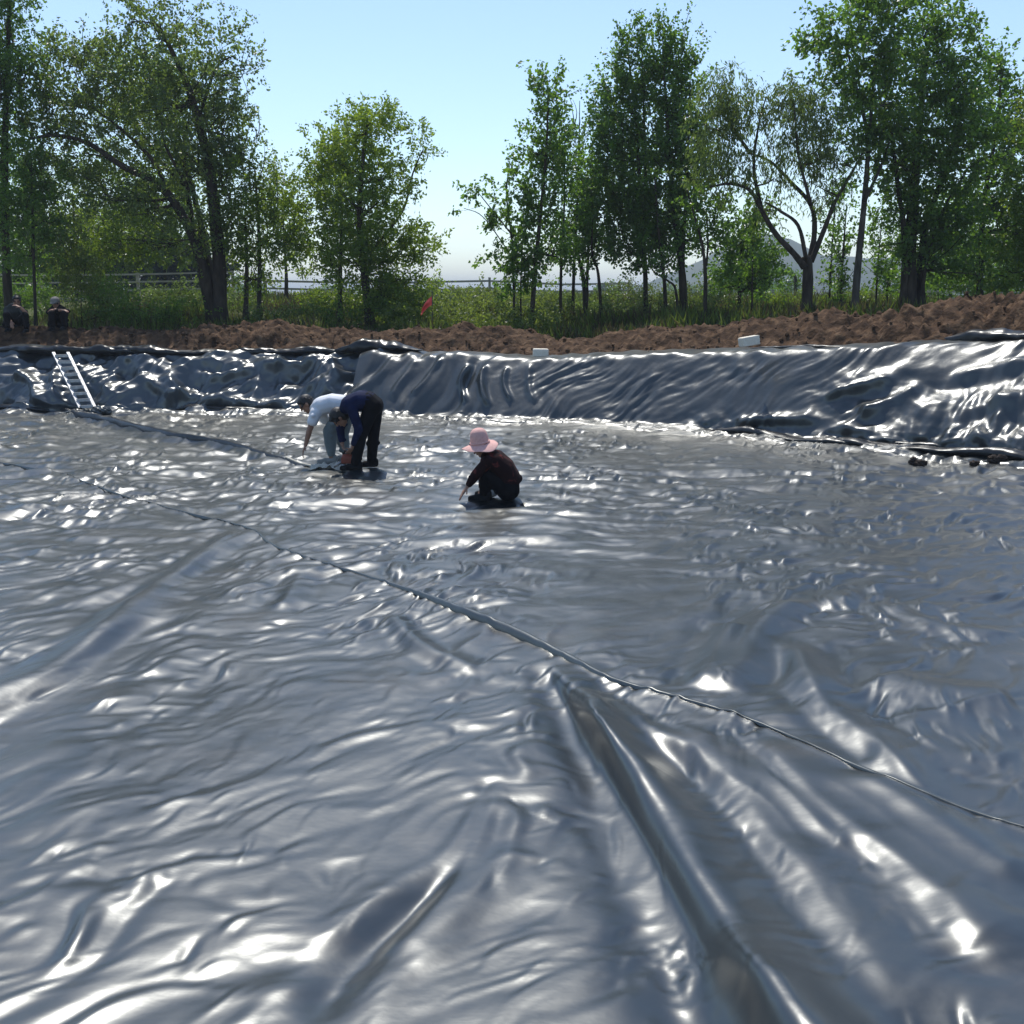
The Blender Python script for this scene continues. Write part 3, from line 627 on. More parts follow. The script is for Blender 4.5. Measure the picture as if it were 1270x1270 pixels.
def tree(name, label, Y, stems, clumps, leaf, style='any', size=.085, bark='bark', tone=.45, dens=2.4, group=None, seed=0, cat='tree', twig=.45, depth=.9, dy=0.0, bare=0):
    rng = np.random.default_rng(1000 + seed); k = Y / F_PX
    b0 = P(stems[0][0][0][0], 400, Y); gz = float(ground_z(b0.x, Y))
    root = empty(name, (b0.x, Y, gz - .05), label, cat, group)
    mb = MB(); nodes = []
    for si, (pl, r0, r1) in enumerate(stems):
        pts = []
        for i, (a, b) in enumerate(pl):
            p = P(a, min(b, 395), Y + (0 if si == 0 else .25 * math.sin(si * 2.4 + seed)) + .06 * i * math.sin(seed * 1.7 + si))
            if i == 0 and b >= 999: p.z = float(ground_z(p.x, Y)) - .15; p.y = Y + .1 * math.sin(si * 2.1)
            pts.append(np.array(p))
        pl3 = smooth_line3(pts, 5); m = len(pl3); rad = [(r0 + (r1 - r0) * (i / (m - 1))) * (1 + .05 * math.sin(i * 1.9 + si)) for i in range(m)]
        if pl[0][1] >= 999: rad[0] *= 1.45; rad[1] *= 1.15
        mb.tube([Vector(p) for p in pl3], rad, 8); nodes += [(p, rad[i]) for i, p in enumerate(pl3)]
    chunks = []
    NP = np.array([n_[0] for n_ in nodes])
    for ci, cl in enumerate(clumps):
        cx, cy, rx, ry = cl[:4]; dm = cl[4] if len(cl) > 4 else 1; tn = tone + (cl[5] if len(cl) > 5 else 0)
        RX, RZ = rx * k, ry * k; RY = min(RX, RZ * 1.2) * depth
        c = P(cx, cy, Y + dy + (0 if len(clumps) < 2 else rng.uniform(-.6, .6) * RY)); n = dens * dm * 420 * math.pi * RX * RZ * (.085 / size) ** 1.4
        ch, p0, td, tl = clump_leaves(rng, c, RX, RY, RZ, n, size, style, tn, twig=twig); chunks.append(ch)
        # limbs reach into the clump
        below = NP - np.array(c)[None]; dd = np.linalg.norm(below, axis=1) + np.maximum(0, below[:, 2] + .1) * 2.0
        j = int(np.argmin(dd)); rr = min(.045, nodes[j][1] * .6); hub = Vector(c) - Vector((0, 0, RZ * .25))
        pts = limb(mb, NP[j], hub, rr, rr * .6, rng)
        ns = int(min(26, 5 + RX * RZ * 9))
        for q in rng.permutation(len(p0))[:ns]:
            s_ = pts[int(rng.integers(2, len(pts)))]; e = Vector(p0[q]) + Vector(td[q]) * tl[q] * .8
            limb(mb, s_, e, rr * .38, .006, rng, 5, .1)
        for q in range(bare):
            a_ = rng.uniform(-1, 1); e = Vector(c) + Vector((RX * a_, 0, RZ * rng.uniform(.9, 1.3))); limb(mb, hub, e, .015, .004, rng, 5, .06)
    mb.build('trunk', M[bark], root); leaf_mesh('crown', chunks, M[leaf], root)
    return root
def smooth_line3(q, n):
    q = [np.array(p) for p in q]
    if len(q) == 2: return [q[0] + (q[1] - q[0]) * t / n for t in range(n + 1)]
    q = [2 * q[0] - q[1]] + q + [2 * q[-1] - q[-2]]; out = []
    for i in range(1, len(q) - 2):
        p0, p1, p2, p3 = q[i - 1:i + 3]
        for j in range(n):
            t = j / n; out.append(.5 * (2 * p1 + (p2 - p0) * t + (2 * p0 - 5 * p1 + 4 * p2 - p3) * t * t + (3 * p1 - p0 - 3 * p2 + p3) * t ** 3))
    out.append(q[-2]); return out
B = 999
# left group
tree('poplar_tree', 'tall dark leafy poplar cut off by the left edge of the photo', 27, [([(12, B), (8, 330), (6, 200), (10, 60), (14, -40)], .13, .04)],
     [(15, 40, 38, 50, 1.2), (0, 110, 40, 50), (28, 90, 26, 36), (-10, 190, 46, 50), (10, -20, 36, 36), (-30, 60, 40, 70), (-10, 270, 40, 45), (-60, 150, 50, 100)], 'poplar', 'any', .085, tone=.42, seed=1)
tree('young_tree', 'slim dark young tree between the two seated people', 26, [([(43, B), (42, 330), (40, 250), (38, 190)], .045, .02)],
     [(36, 210, 30, 40), (22, 260, 34, 34), (58, 265, 30, 36), (36, 310, 36, 30, .8), (66, 220, 22, 26, .7)], 'poplar', 'any', .075, tone=.3, seed=2)
tree('willow_tree', 'big multi stemmed grey green tree with long limb arching left', 27, [
     ([(272, B), (272, 330), (266, 260), (258, 200), (246, 150), (232, 105), (214, 65), (196, 30)], .2, .035),
     ([(262, B), (250, 330), (238, 290), (212, 245), (185, 222), (150, 205), (110, 178), (70, 168), (38, 172)], .16, .025),
     ([(274, B), (258, 330), (240, 280), (232, 230), (228, 180), (236, 140)], .12, .02), ([(212, 245), (190, 200), (150, 160), (110, 130)], .07, .02), ([(246, 150), (268, 85), (292, 68)], .05, .012), ([(150, 205), (130, 195), (105, 190)], .04, .012), ([(232, 230), (205, 180), (200, 140)], .05, .015)],
     [(205, 40, 52, 44, .62), (270, 60, 46, 42, .45), (300, 85, 26, 36, .35), (160, 20, 24, 26, .35), (150, 75, 50, 36, .8), (95, 85, 48, 40, .9), (60, 125, 38, 50, .85), (120, 150, 50, 44, 1), (55, 175, 34, 36, .7), (215, 120, 60, 50, 1), (275, 150, 36, 60, 1), (85, 210, 46, 30, .6), (285, 230, 26, 50, .9), (240, 200, 40, 44, .7), (250, 285, 46, 36, .8), (180, 250, 50, 34, .8), (130, 240, 40, 30, .6)],
     'willow', 'any', .085, tone=.42, dens=2.9, seed=3)
tree('elm_tree', 'yellow green round crowned tree mingled behind the big grey green one', 29.5, [([(262, B), (258, 320), (240, 240), (225, 180), (205, 120)], .12, .03), ([(240, 240), (200, 200), (160, 140)], .07, .02)],
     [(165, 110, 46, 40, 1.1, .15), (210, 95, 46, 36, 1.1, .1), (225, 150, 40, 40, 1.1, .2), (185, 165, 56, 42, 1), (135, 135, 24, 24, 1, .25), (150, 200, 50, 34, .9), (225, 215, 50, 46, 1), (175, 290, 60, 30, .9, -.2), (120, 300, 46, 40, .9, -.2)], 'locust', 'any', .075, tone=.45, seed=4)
tree('locust_tree', 'bushy two stemmed green tree right of the big trunk', 27, [([(320, B), (322, 330), (320, 270), (316, 210)], .07, .02), ([(305, B), (306, 330), (304, 270)], .08, .02)],
     [(310, 225, 30, 40, 1), (345, 240, 34, 34, 1, .15), (330, 290, 46, 40, 1.1), (300, 290, 28, 44, 1), (360, 290, 24, 34, .9, .1), (318, 340, 36, 30, .9), (300, 190, 18, 30, .35), (318, 165, 12, 20, .2)], 'locust', 'any', .075, tone=.35, seed=5, bare=2)
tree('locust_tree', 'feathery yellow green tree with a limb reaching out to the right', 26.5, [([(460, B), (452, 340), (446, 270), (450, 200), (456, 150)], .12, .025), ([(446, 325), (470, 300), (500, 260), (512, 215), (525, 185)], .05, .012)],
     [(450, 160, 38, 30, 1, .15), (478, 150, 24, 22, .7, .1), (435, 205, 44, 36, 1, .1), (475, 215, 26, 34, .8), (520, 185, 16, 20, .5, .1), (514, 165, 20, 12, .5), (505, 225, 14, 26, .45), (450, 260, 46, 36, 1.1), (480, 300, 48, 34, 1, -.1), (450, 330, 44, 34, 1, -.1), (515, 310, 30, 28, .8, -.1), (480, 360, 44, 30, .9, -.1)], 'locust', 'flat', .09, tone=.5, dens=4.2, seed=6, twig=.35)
tree('locust_tree', 'thinner feathery tree left of the flag with a slender straight trunk', 27.5, [([(421, B), (422, 330), (424, 260), (420, 200)], .07, .02)],
     [(415, 190, 28, 34, 1, .15), (405, 240, 30, 36, 1), (425, 285, 34, 36, 1.1), (405, 320, 30, 30, .8), (398, 210, 18, 24, .7, .15)], 'locust', 'flat', .09, tone=.45, dens=4, seed=7, twig=.35)
# middle group of poplars
GR = 'poplars in the clump right of the gap'
tree('poplar_sapling', 'sparse big leafed young poplar leaning left at the edge of the gap', 25.5, [([(638, B), (637, 350), (634, 290), (628, 240), (632, 205)], .035, .012), ([(634, 290), (610, 260), (590, 235)], .02, .008), ([(636, 320), (600, 270), (575, 258)], .016, .006)],
     [(592, 232, 14, 14, .8), (580, 258, 18, 10, .7), (610, 255, 22, 16, .9), (634, 235, 22, 28, .8), (636, 285, 24, 28, 1.1), (628, 335, 34, 22, 1.2), (650, 330, 26, 36, 1), (608, 280, 14, 16, .7)], 'poplar', 'any', .10, tone=.55, dens=2.0, seed=8, twig=.3)
tree('poplar_sapling', 'very thin poplar pole stem close beside the leaning young poplar', 25.7, [([(646, B), (646, 350), (648, 300), (650, 250)], .025, .01)],
     [(650, 260, 14, 30, 1), (652, 310, 18, 30, 1)], 'poplar', 'up', .09, tone=.5, seed=9)
tree('poplar_tree', 'slender pointed poplar rising left of the tall dark clump', 25.5, [([(658, B), (664, 330), (672, 250), (678, 180), (680, 110)], .065, .015)],
     [(674, 110, 14, 24, 1), (690, 118, 12, 26, .9), (680, 155, 22, 34, 1), (670, 205, 26, 34, 1), (695, 200, 20, 38, 1), (680, 260, 30, 36, .9), (664, 185, 16, 22, .8), (690, 310, 28, 30, .9)], 'poplar', 'up', .085, tone=.58, seed=10)
tree('poplar_tree', 'thin straight poplar third from the gap with leaves down to mid trunk', 27, [([(695, B), (696, 330), (700, 250), (700, 180)], .045, .015)],
     [(704, 215, 20, 40, .9), (712, 270, 26, 38, .9), (700, 320, 24, 28, .8)], 'poplar', 'up', .085, tone=.45, seed=11)
tree('poplar_tree', 'thin poplar with twiggy bare top beside the dark clump', 28, [([(710, B), (712, 330), (716, 250), (718, 180), (719, 125)], .05, .008)],
     [(712, 150, 10, 22, .2), (720, 190, 16, 34, .35), (728, 250, 22, 44, 1), (728, 310, 28, 30, 1)], 'poplar', 'up', .08, tone=.45, seed=12, bare=2)
tree('poplar_tree', 'forked thin trunked poplar leaning right near the white rails', 28.5, [([(727, B), (724, 350), (716, 310), (712, 260)], .075, .02), ([(727, B), (728, 350), (730, 300), (728, 240)], .06, .015)],
     [(738, 230, 22, 44, .9), (735, 290, 26, 34, 1), (715, 300, 20, 30, .8)], 'poplar', 'up', .085, tone=.42, seed=13)
tree('poplar_tree', 'thin trunk bending left at the foot of the dark clump', 27.5, [([(747, B), (742, 340), (734, 310), (736, 250)], .05, .015)],
     [(748, 260, 24, 40, 1), (752, 205, 22, 40, 1)], 'poplar', 'up', .085, tone=.42, seed=14)
tree('poplar_tree', 'tallest dark poplar of the clump with several pointed tops', 27, [([(848, B), (846, 340), (836, 260), (828, 160), (822, 60)], .12, .02), ([(846, 330), (852, 220), (856, 100)], .06, .015), ([(840, 280), (845, 180), (838, 60)], .05, .012)],
     [(820, 48, 9, 24, 1.2), (838, 58, 9, 22, 1.2), (852, 66, 12, 28, 1.2), (822, 90, 18, 30, 1.2), (848, 110, 24, 36, 1.2), (828, 145, 26, 40, 1.2), (858, 165, 26, 44, 1.1), (835, 205, 34, 44, 1.2), (862, 225, 24, 44, 1), (840, 265, 36, 36, 1.1), (820, 300, 34, 30, .9), (858, 290, 24, 34, .7)], 'poplar', 'up', .085, tone=.46, dens=2.8, seed=15)
tree('poplar_tree', 'broad dark poplar with two spires on the left of the clump', 27.6, [([(801, B), (800, 330), (795, 240), (788, 140), (778, 60)], .07, .02), ([(798, 320), (800, 200), (796, 70)], .06, .015)],
     [(777, 58, 10, 22, 1.2), (794, 52, 10, 26, 1.2), (776, 95, 20, 30, 1.2), (798, 100, 18, 34, 1.2), (760, 130, 24, 34, 1.1), (790, 150, 32, 40, 1.2), (758, 185, 28, 36, 1.1), (785, 210, 40, 40, 1.3), (770, 255, 40, 34, 1.2), (800, 270, 34, 36, 1.1), (778, 305, 44, 28, 1), (745, 160, 16, 30, .8)], 'poplar', 'up', .085, tone=.46, dens=2.8, seed=16)
tree('poplar_tree', 'slim poplar trunk half hidden in front of the clump', 26.5, [([(826, B), (824, 350), (818, 300), (812, 220)], .055, .02)],
     [(806, 250, 28, 40, 1), (812, 310, 36, 28, .9), (790, 325, 30, 20, .8)], 'poplar', 'up', .085, tone=.4, seed=17)
tree('poplar_tree', 'crooked thin trunk with a low side branch right of the clump', 24.5, [([(874, B), (875, 350), (872, 310), (862, 270), (852, 235)], .055, .015), ([(876, 330), (878, 300), (876, 260)], .03, .012)],
     [(866, 255, 24, 28, .8), (884, 275, 22, 30, .9), (895, 300, 16, 20, .7)], 'poplar', 'any', .085, tone=.4, seed=18)
tree('poplar_sapling', 'bent sapling stem in front of the tallest dark poplar', 25.5, [([(842, B), (838, 360), (828, 348), (812, 338), (805, 325)], .035, .012)],
     [(808, 325, 22, 14, .7), (830, 320, 20, 18, .6)], 'poplar', 'any', .08, tone=.4, seed=19)
tree('round_tree', 'small dense dark tree standing behind the open forked one', 27, [([(916, B), (918, 340), (920, 290)], .06, .02)],
     [(925, 280, 24, 34, 1.2), (905, 315, 30, 30, 1.2), (945, 320, 26, 32, 1.2), (925, 345, 40, 24, 1.2), (950, 350, 24, 18, .9)], 'poplar', 'any', .085, tone=.4, dens=2.8, seed=20)
tree('round_tree', 'little leafy sapling with straight stem left of the forked tree', 24.5, [([(933, B), (933, 350), (934, 300)], .03, .012)],
     [(934, 290, 16, 34, 1), (940, 330, 20, 30, 1), (928, 350, 18, 20, .8)], 'poplar', 'up', .085, tone=.5, seed=21)
# right group
tree('willow_tree', 'open grey green tree with dark forked trunk and arching limbs', 23, [
     ([(1000, B), (1002, 340), (1000, 318)], .13, .10), ([(998, 332), (985, 315), (962, 290), (945, 262), (930, 236), (905, 228), (880, 232)], .075, .02), ([(1003, 328), (1010, 290), (1006, 255), (980, 225), (955, 200), (930, 190)], .07, .02), ([(1000, 322), (990, 280), (968, 262), (948, 250)], .05, .018),
     ([(1006, 325), (1022, 285), (1036, 250), (1056, 215), (1070, 190)], .065, .018), ([(945, 262), (935, 210), (940, 160), (950, 120)], .045, .012), ([(1006, 255), (990, 190), (985, 130)], .04, .012), ([(930, 190), (905, 150), (900, 110)], .04, .012)],
     [(898, 105, 26, 30, 1), (885, 150, 28, 44, 1), (915, 140, 26, 40, .9), (890, 205, 30, 36, .9), (930, 190, 30, 34, .7), (948, 125, 26, 30, .4), (975, 130, 22, 34, .8), (995, 110, 24, 30, 1), (985, 165, 30, 36, .9), (1020, 150, 30, 34, 1), (1010, 195, 30, 30, .6), (960, 215, 24, 24, .45), (1040, 195, 26, 30, .6), (1025, 230, 24, 24, .4), (955, 255, 24, 18, .3)], 'willow', 'droop', .10, tone=.4, dens=5, seed=22)
tree('poplar_tree', 'tall broad leafed tree with pale upright trunk right of the forked one', 24, [([(1059, B), (1064, 330), (1072, 250), (1078, 170), (1085, 80)], .10, .03), ([(1072, 250), (1095, 200), (1110, 150)], .045, .015), ([(1078, 170), (1060, 100), (1050, 60)], .05, .015)],
     [(1085, 10, 30, 26, 1), (1055, 25, 34, 30, 1), (1020, 40, 26, 22, .9), (1008, 62, 16, 14, .7), (1060, 70, 40, 34, 1), (1100, 50, 30, 40, 1), (1035, 95, 30, 26, .7), (1075, 120, 40, 40, 1), (1105, 115, 30, 44, 1), (1060, 165, 26, 34, .9, -.15), (1085, 190, 34, 40, .9, -.2), (1110, -10, 30, 30), (1125, 20, 20, 20, .6)], 'poplar', 'any', .10, bark='palebark', tone=.5, dens=2.7, seed=23)
tree('poplar_tree', 'massive dark tree with thick shaded multi stem trunk near the dirt bank', 24.5, [([(1128, B), (1128, 330), (1132, 250), (1140, 160), (1150, 60)], .2, .04), ([(1138, B), (1145, 300), (1165, 230), (1190, 160)], .12, .03), ([(1120, B), (1122, 300), (1112, 220), (1104, 150)], .09, .03), ([(1140, B), (1150, 320), (1170, 260), (1200, 210)], .06, .02)],
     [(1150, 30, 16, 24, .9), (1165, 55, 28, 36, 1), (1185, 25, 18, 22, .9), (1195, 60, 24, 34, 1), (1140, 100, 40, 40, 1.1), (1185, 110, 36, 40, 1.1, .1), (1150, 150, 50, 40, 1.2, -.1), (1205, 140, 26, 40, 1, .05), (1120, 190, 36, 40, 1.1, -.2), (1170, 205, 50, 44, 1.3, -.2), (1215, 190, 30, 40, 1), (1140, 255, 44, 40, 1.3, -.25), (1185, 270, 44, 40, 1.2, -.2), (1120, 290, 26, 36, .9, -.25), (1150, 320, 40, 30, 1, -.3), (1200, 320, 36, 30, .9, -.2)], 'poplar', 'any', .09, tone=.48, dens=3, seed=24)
tree('poplar_tree', 'sprawling tree with upright leafy shoots by the right edge of the photo', 26, [([(1215, B), (1216, 320), (1222, 240), (1236, 160), (1242, 90)], .10, .02), ([(1222, 240), (1245, 200), (1262, 150)], .05, .015)],
     [(1242, 85, 10, 24, 1), (1228, 100, 16, 22, 1), (1240, 130, 24, 26, 1), (1262, 120, 14, 24, .9), (1230, 165, 26, 30, 1), (1258, 180, 26, 34, 1), (1238, 220, 30, 34, 1), (1215, 260, 34, 36, 1.1), (1250, 270, 34, 34, 1.1), (1215, 320, 36, 30, 1.1)], 'poplar', 'up', .085, tone=.42, dens=2.7, seed=25)
tree('poplar_tree', 'light green bushy tree running out of the right edge', 25, [([(1285, B), (1284, 330), (1280, 250), (1284, 160)], .09, .02)],
     [(1275, 170, 24, 40, 1), (1290, 230, 40, 46, 1), (1265, 280, 34, 34, 1, .1), (1285, 325, 44, 36, 1.1, .1), (1245, 335, 34, 26, 1.1, .1), (1320, 280, 40, 80, 1)], 'locust', 'any', .085, tone=.3, dens=2.8, seed=26)
for i, (x, Y, tp, rr, lab) in enumerate([(1028, 26, 250, .035, 'thin bare lower sapling pole just right of the forked trunk'), (1042, 25, 255, .05, 'ivy leafed thin trunk between forked tree and pale trunk'), (1086, 25.5, 270, .03, 'straight thin sapling between pale trunk and thick dark trunk'), (1100, 27, 280, .04, 'leaning little sapling in front of the thick dark trunk')]):
    tree('sapling', lab, Y, [([(x, B), (x + 2, 340), (x + (8 if i != 3 else 22), tp)], rr, .012)], [(x + 6, tp + 10, 16, 34, .6), (x + 2, tp + 60, 16, 30, .7), (x + 4, 350, 14, 18, .6)] + ([(x, 370, 12, 22, .9)] if i == 1 else []), 'poplar', 'up', .075, tone=.5, dens=2.0, seed=40 + i, group='saplings around the forked tree')
# trees standing further back
for i, (x, Y, lf, tn, cl, lab) in enumerate([
    (95, 38, 'willow', .3, [(90, 240, 60, 40), (130, 280, 60, 36), (60, 290, 50, 40), (110, 325, 70, 24)], 'brownish green tree behind the left fence'),
    (205, 40, 'locust', .1, [(190, 250, 50, 44), (230, 290, 46, 40), (170, 300, 50, 34)], 'dim olive tree behind the big multi stemmed tree'),
    (25, 40, 'poplar', .3, [(0, 240, 60, 60), (40, 300, 60, 44), (-50, 260, 60, 80), (10, 345, 70, 24)], 'dark leafy tree behind the left poplar'),
    (355, 36, 'locust', .35, [(350, 260, 24, 44), (370, 300, 20, 34)], 'small green tree behind the two stemmed one'),
    (1178, 40, 'poplar', .3, [(1180, 300, 40, 50), (1150, 340, 40, 30), (1230, 330, 50, 36)], 'shaded tree behind the massive dark one'),
    (1290, 42, 'poplar', .35, [(1270, 300, 50, 60), (1230, 345, 50, 20), (1320, 320, 50, 60)], 'deep green tree behind the right edge tree'),
    (905, 44, 'poplar', .4, [(890, 345, 18, 14), (910, 340, 16, 18)], 'tiny far tree beyond the field by the hill'),
    (985, 46, 'poplar', .4, [(962, 345, 16, 12), (985, 350, 14, 12)], 'small far tree seen through the forked trunk')]):
    tree('background_tree', lab, Y, [([(x, B), (x, 340), (cl[0][0], cl[0][1])], .09, .02)], cl, lf, 'any', .11, tone=tn, dens=2.4, seed=60 + i, group='trees standing further back')
# bushes
def bush(label, x, Y, cl, leaf, tone, size=.06, style='any', seed=0, dens=2.6, name='bush', group=None):
    return tree(name, label, Y, [([(x, B), (x, cl[0][1])], .02, .008)], cl, leaf, style, size, tone=tone, dens=dens, seed=200 + seed, cat='bush', twig=.3, group=group)
bush('light green sunlit bush beside the seated person in a pale cap', 100, 26.5, [(95, 340, 34, 34), (115, 365, 30, 28), (88, 310, 18, 34), (120, 390, 30, 14)], 'weed', .35, seed=1)
bush('low dark bush at the foot of the big trunk', 190, 26, [(170, 390, 40, 14), (215, 388, 40, 16), (140, 375, 24, 18)], 'poplar', .35, seed=2)
bush('scrubby brown green bush under the two stemmed tree', 345, 26, [(340, 395, 30, 12), (372, 392, 24, 14)], 'willow', .4, seed=3)
bush('dark bush wrapped round the feathery tree trunk', 405, 26, [(398, 392, 20, 20), (430, 398, 30, 14), (480, 392, 34, 18)], 'poplar', .2, seed=4)
bush('small dark round bush below the white rails', 578, 34, [(580, 367, 12, 9), (590, 372, 14, 7)], 'locust', .1, seed=5, size=.07)
bush('yellow green small tree top against the white rails', 541, 33, [(542, 348, 12, 10), (536, 356, 14, 10)], 'locust', .7, seed=6, size=.08)
bush('dark green bush left of the red flag', 505, 26, [(505, 390, 24, 22), (488, 365, 22, 20), (520, 372, 12, 20)], 'locust', .05, seed=7)
bush('leafy undergrowth bush around the slender poplar stems', 690, 27, [(680, 395, 26, 16), (650, 390, 16, 18), (705, 400, 16, 10)], 'weed', .15, seed=8)
bush('long shaded bush along the foot of the dark poplar clump', 800, 27.5, [(770, 388, 34, 16), (820, 385, 34, 16), (860, 388, 24, 14)], 'willow', .1, seed=9)
bush('low green bush between the crooked trunk and the forked tree', 900, 26, [(890, 378, 24, 12), (925, 384, 20, 9)], 'willow', .3, seed=10)
bush('broad leafy thicket behind the two seated people', 30, 28, [(20, 375, 40, 22), (60, 365, 30, 24), (-20, 360, 40, 34), (140, 360, 30, 18)], 'poplar', .3, seed=11)
bush('olive thicket around the base of the thin trunked poplars', 735, 29, [(720, 385, 26, 16), (750, 380, 26, 14), (700, 378, 18, 16)], 'willow', .3, seed=12)
bush('green thicket beneath the massive dark tree', 1170, 27, [(1160, 355, 34, 20), (1200, 350, 34, 20), (1235, 345, 34, 24), (1130, 362, 20, 14)], 'poplar', .4, seed=13)
bush('shaded scrub filling the gaps behind the forked tree', 1010, 28, [(985, 374, 30, 10), (1040, 372, 30, 12), (1085, 368, 26, 14), (955, 372, 18, 10)], 'locust', .15, seed=16)
bush('tall weeds and brush behind the two spired poplar', 840, 31, [(800, 368, 34, 14), (855, 366, 34, 14), (895, 362, 22, 12), (765, 366, 22, 12)], 'weed', .1, seed=17)
bush('brushy undergrowth between the big trunk and the fence', 240, 30, [(200, 370, 34, 18), (300, 372, 30, 16), (235, 368, 26, 16)], 'willow', .3, seed=14)
bush('mixed bush around the trunks of the feathery trees', 440, 28.5, [(440, 372, 40, 18), (395, 372, 26, 16), (475, 365, 26, 20)], 'locust', .2, seed=15)
# far dark hedge seen under the left trees
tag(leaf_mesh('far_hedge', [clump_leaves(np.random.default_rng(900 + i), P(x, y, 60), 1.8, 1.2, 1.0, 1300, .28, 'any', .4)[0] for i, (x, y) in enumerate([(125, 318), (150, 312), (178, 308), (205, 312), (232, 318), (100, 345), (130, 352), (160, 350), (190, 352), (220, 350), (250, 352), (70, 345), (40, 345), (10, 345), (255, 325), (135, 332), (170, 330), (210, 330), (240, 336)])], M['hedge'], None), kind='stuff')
# far tree lines on the horizon
ch = []
for i in range(46):
    r_ = np.random.default_rng(1200 + i); x = r_.uniform(-200, 230); Y = r_.uniform(190, 330)
    if -22 < x * 200 / Y < 14: continue
    ch.append(clump_leaves(r_, Vector((x, Y, 3.2)), r_.uniform(3, 8), 3, r_.uniform(1.4, 3.2), 700, .9, 'any', .4, twig=1)[0])
tag(leaf_mesh('far_treeline', ch, M['poplar'], None), kind='stuff')

# grass, weeds and dry undergrowth on the bank behind the berm
def blades(n, xr, yr, hgt, wid, seed, tone, dens_fn, name, mat, lean=.35):
    rng = np.random.default_rng(seed); x = rng.uniform(*xr, n * 2); y = rng.uniform(*yr, n * 2)
    k = (sdist(x, y) > 3.6) & (dens_fn(x, y) > rng.random(n * 2)); x, y = x[k][:n], y[k][:n]; m = len(x)
    z = ground_z(x, y) + .04 * fbm(x * .9, y * .9, 300, 3) - .02
    pos = np.stack([x, y, z], -1); d = rng.normal(0, lean, (m, 3)); d[:, 2] = 1
    v, f = leaves_arrays(pos, d, hgt * (.6 + .8 * np.clip(.5 + pn(x * .7, y * .7, 77), 0, 1)), wid, rng)
    a = np.clip(tone + .35 * pn(x * .5, y * .5, 79) + rng.normal(0, .15, m), 0, 1)
    tag(leaf_mesh(name, [(v, f, a)], M[mat], None), kind='stuff')
pxr = lambda x, y: 635 + F_PX * x / y
mid = lambda x, y: np.where((pxr(x, y) > 490) & (pxr(x, y) < 690), 1, .0)
blades(26000, (-13, 13), (21, 40), .3, .09, 21, .3, lambda x, y: np.clip(.45 + .9 * pn(x * .5, y * .5, 81) + .4 * mid(x, y), 0, 1), 'grass', 'weed')
blades(20000, (-13, 14), (21, 42), .32, .07, 22, .4, lambda x, y: np.clip(.5 + .9 * pn(x * .4, y * .4, 83), 0, 1), 'dry_grass', 'dry', .6)
blades(24000, (-60, 60), (38, 85), .28, .12, 23, .45, lambda x, y: np.clip(.6 + .5 * pn(x * .1, y * .2, 85), 0, 1), 'field_grass', 'weed')
ch = []; rw = np.random.default_rng(55)
for i in range(420):
    x = rw.uniform(-4.2, 1.4); y = rw.uniform(24.0, 36)
    if sdist(np.array([x]), np.array([y]))[0] < 3.9 or not (480 < pxr(x, y) < 700): continue
    h = rw.uniform(.25, .8); ch.append(clump_leaves(rw, (x, y, float(ground_z(x, y)) + h * .5), h * .45, h * .45, h * .6, 75, .075, 'any', rw.uniform(.2, .85), twig=.15)[0])
tag(leaf_mesh('weeds', ch, M['weed'], None), kind='stuff')

# ------------------------------------------------------------------ fences
def fence(label, pts, rails, post_h, bay, rail_w, rail_t=.04):
    """post and rail fence along ground points (x, y)"""
    pts = np.array(pts, float); L = np.concatenate([[0], np.cumsum(np.linalg.norm(np.diff(pts, axis=0), axis=1))]); n = int(L[-1] / bay)
    ss = np.linspace(0, L[-1], n + 1); X = np.interp(ss, L, pts[:, 0]); Y = np.interp(ss, L, pts[:, 1]); Zb = [float(ground_z(a, b)) for a, b in zip(X, Y)]
    root = empty('rail_fence', (X[0], Y[0], Zb[0]), label, 'fence')
    for i in range(n + 1):
        m = MB(); m.box((X[i], Y[i], Zb[i] + post_h / 2 - .1), (.09, .09, post_h + .2)); m.build('post', M['rail'], root, False)
    for i in range(n):
        for h in rails:
            a = Vector((X[i], Y[i] - .07, Zb[i] + h)); b = Vector((X[i + 1], Y[i + 1] - .07, Zb[i + 1] + h)); a.z += random.uniform(-.015, .015); b.z += random.uniform(-.015, .015); d = b - a
            R = d.to_track_quat('X', 'Z').to_matrix(); m = MB(); m.box((a + b) / 2, (d.length - .012, rail_t, rail_w), R); m.build('rail', M['rail'], root, False)
def fx(px, Y): return (P(px, 370, Y).x, Y)
fence('pale post and rail fence along the top of the grassy bank', [fx(330, 37), fx(480, 37.5), fx(640, 38), fx(780, 39)], (.18, .42, .68), .82, 2.6, .07)
fence('shaded four rail fence glimpsed beneath the left trees', [fx(-60, 34), fx(110, 34), fx(290, 35)], (.2, .45, .7, .95), 1.0, 2.6, .055)
fence('low distant rail fence across the right field', [fx(1020, 40), fx(1290, 38)], (.15, .4), .55, 2.6, .08)
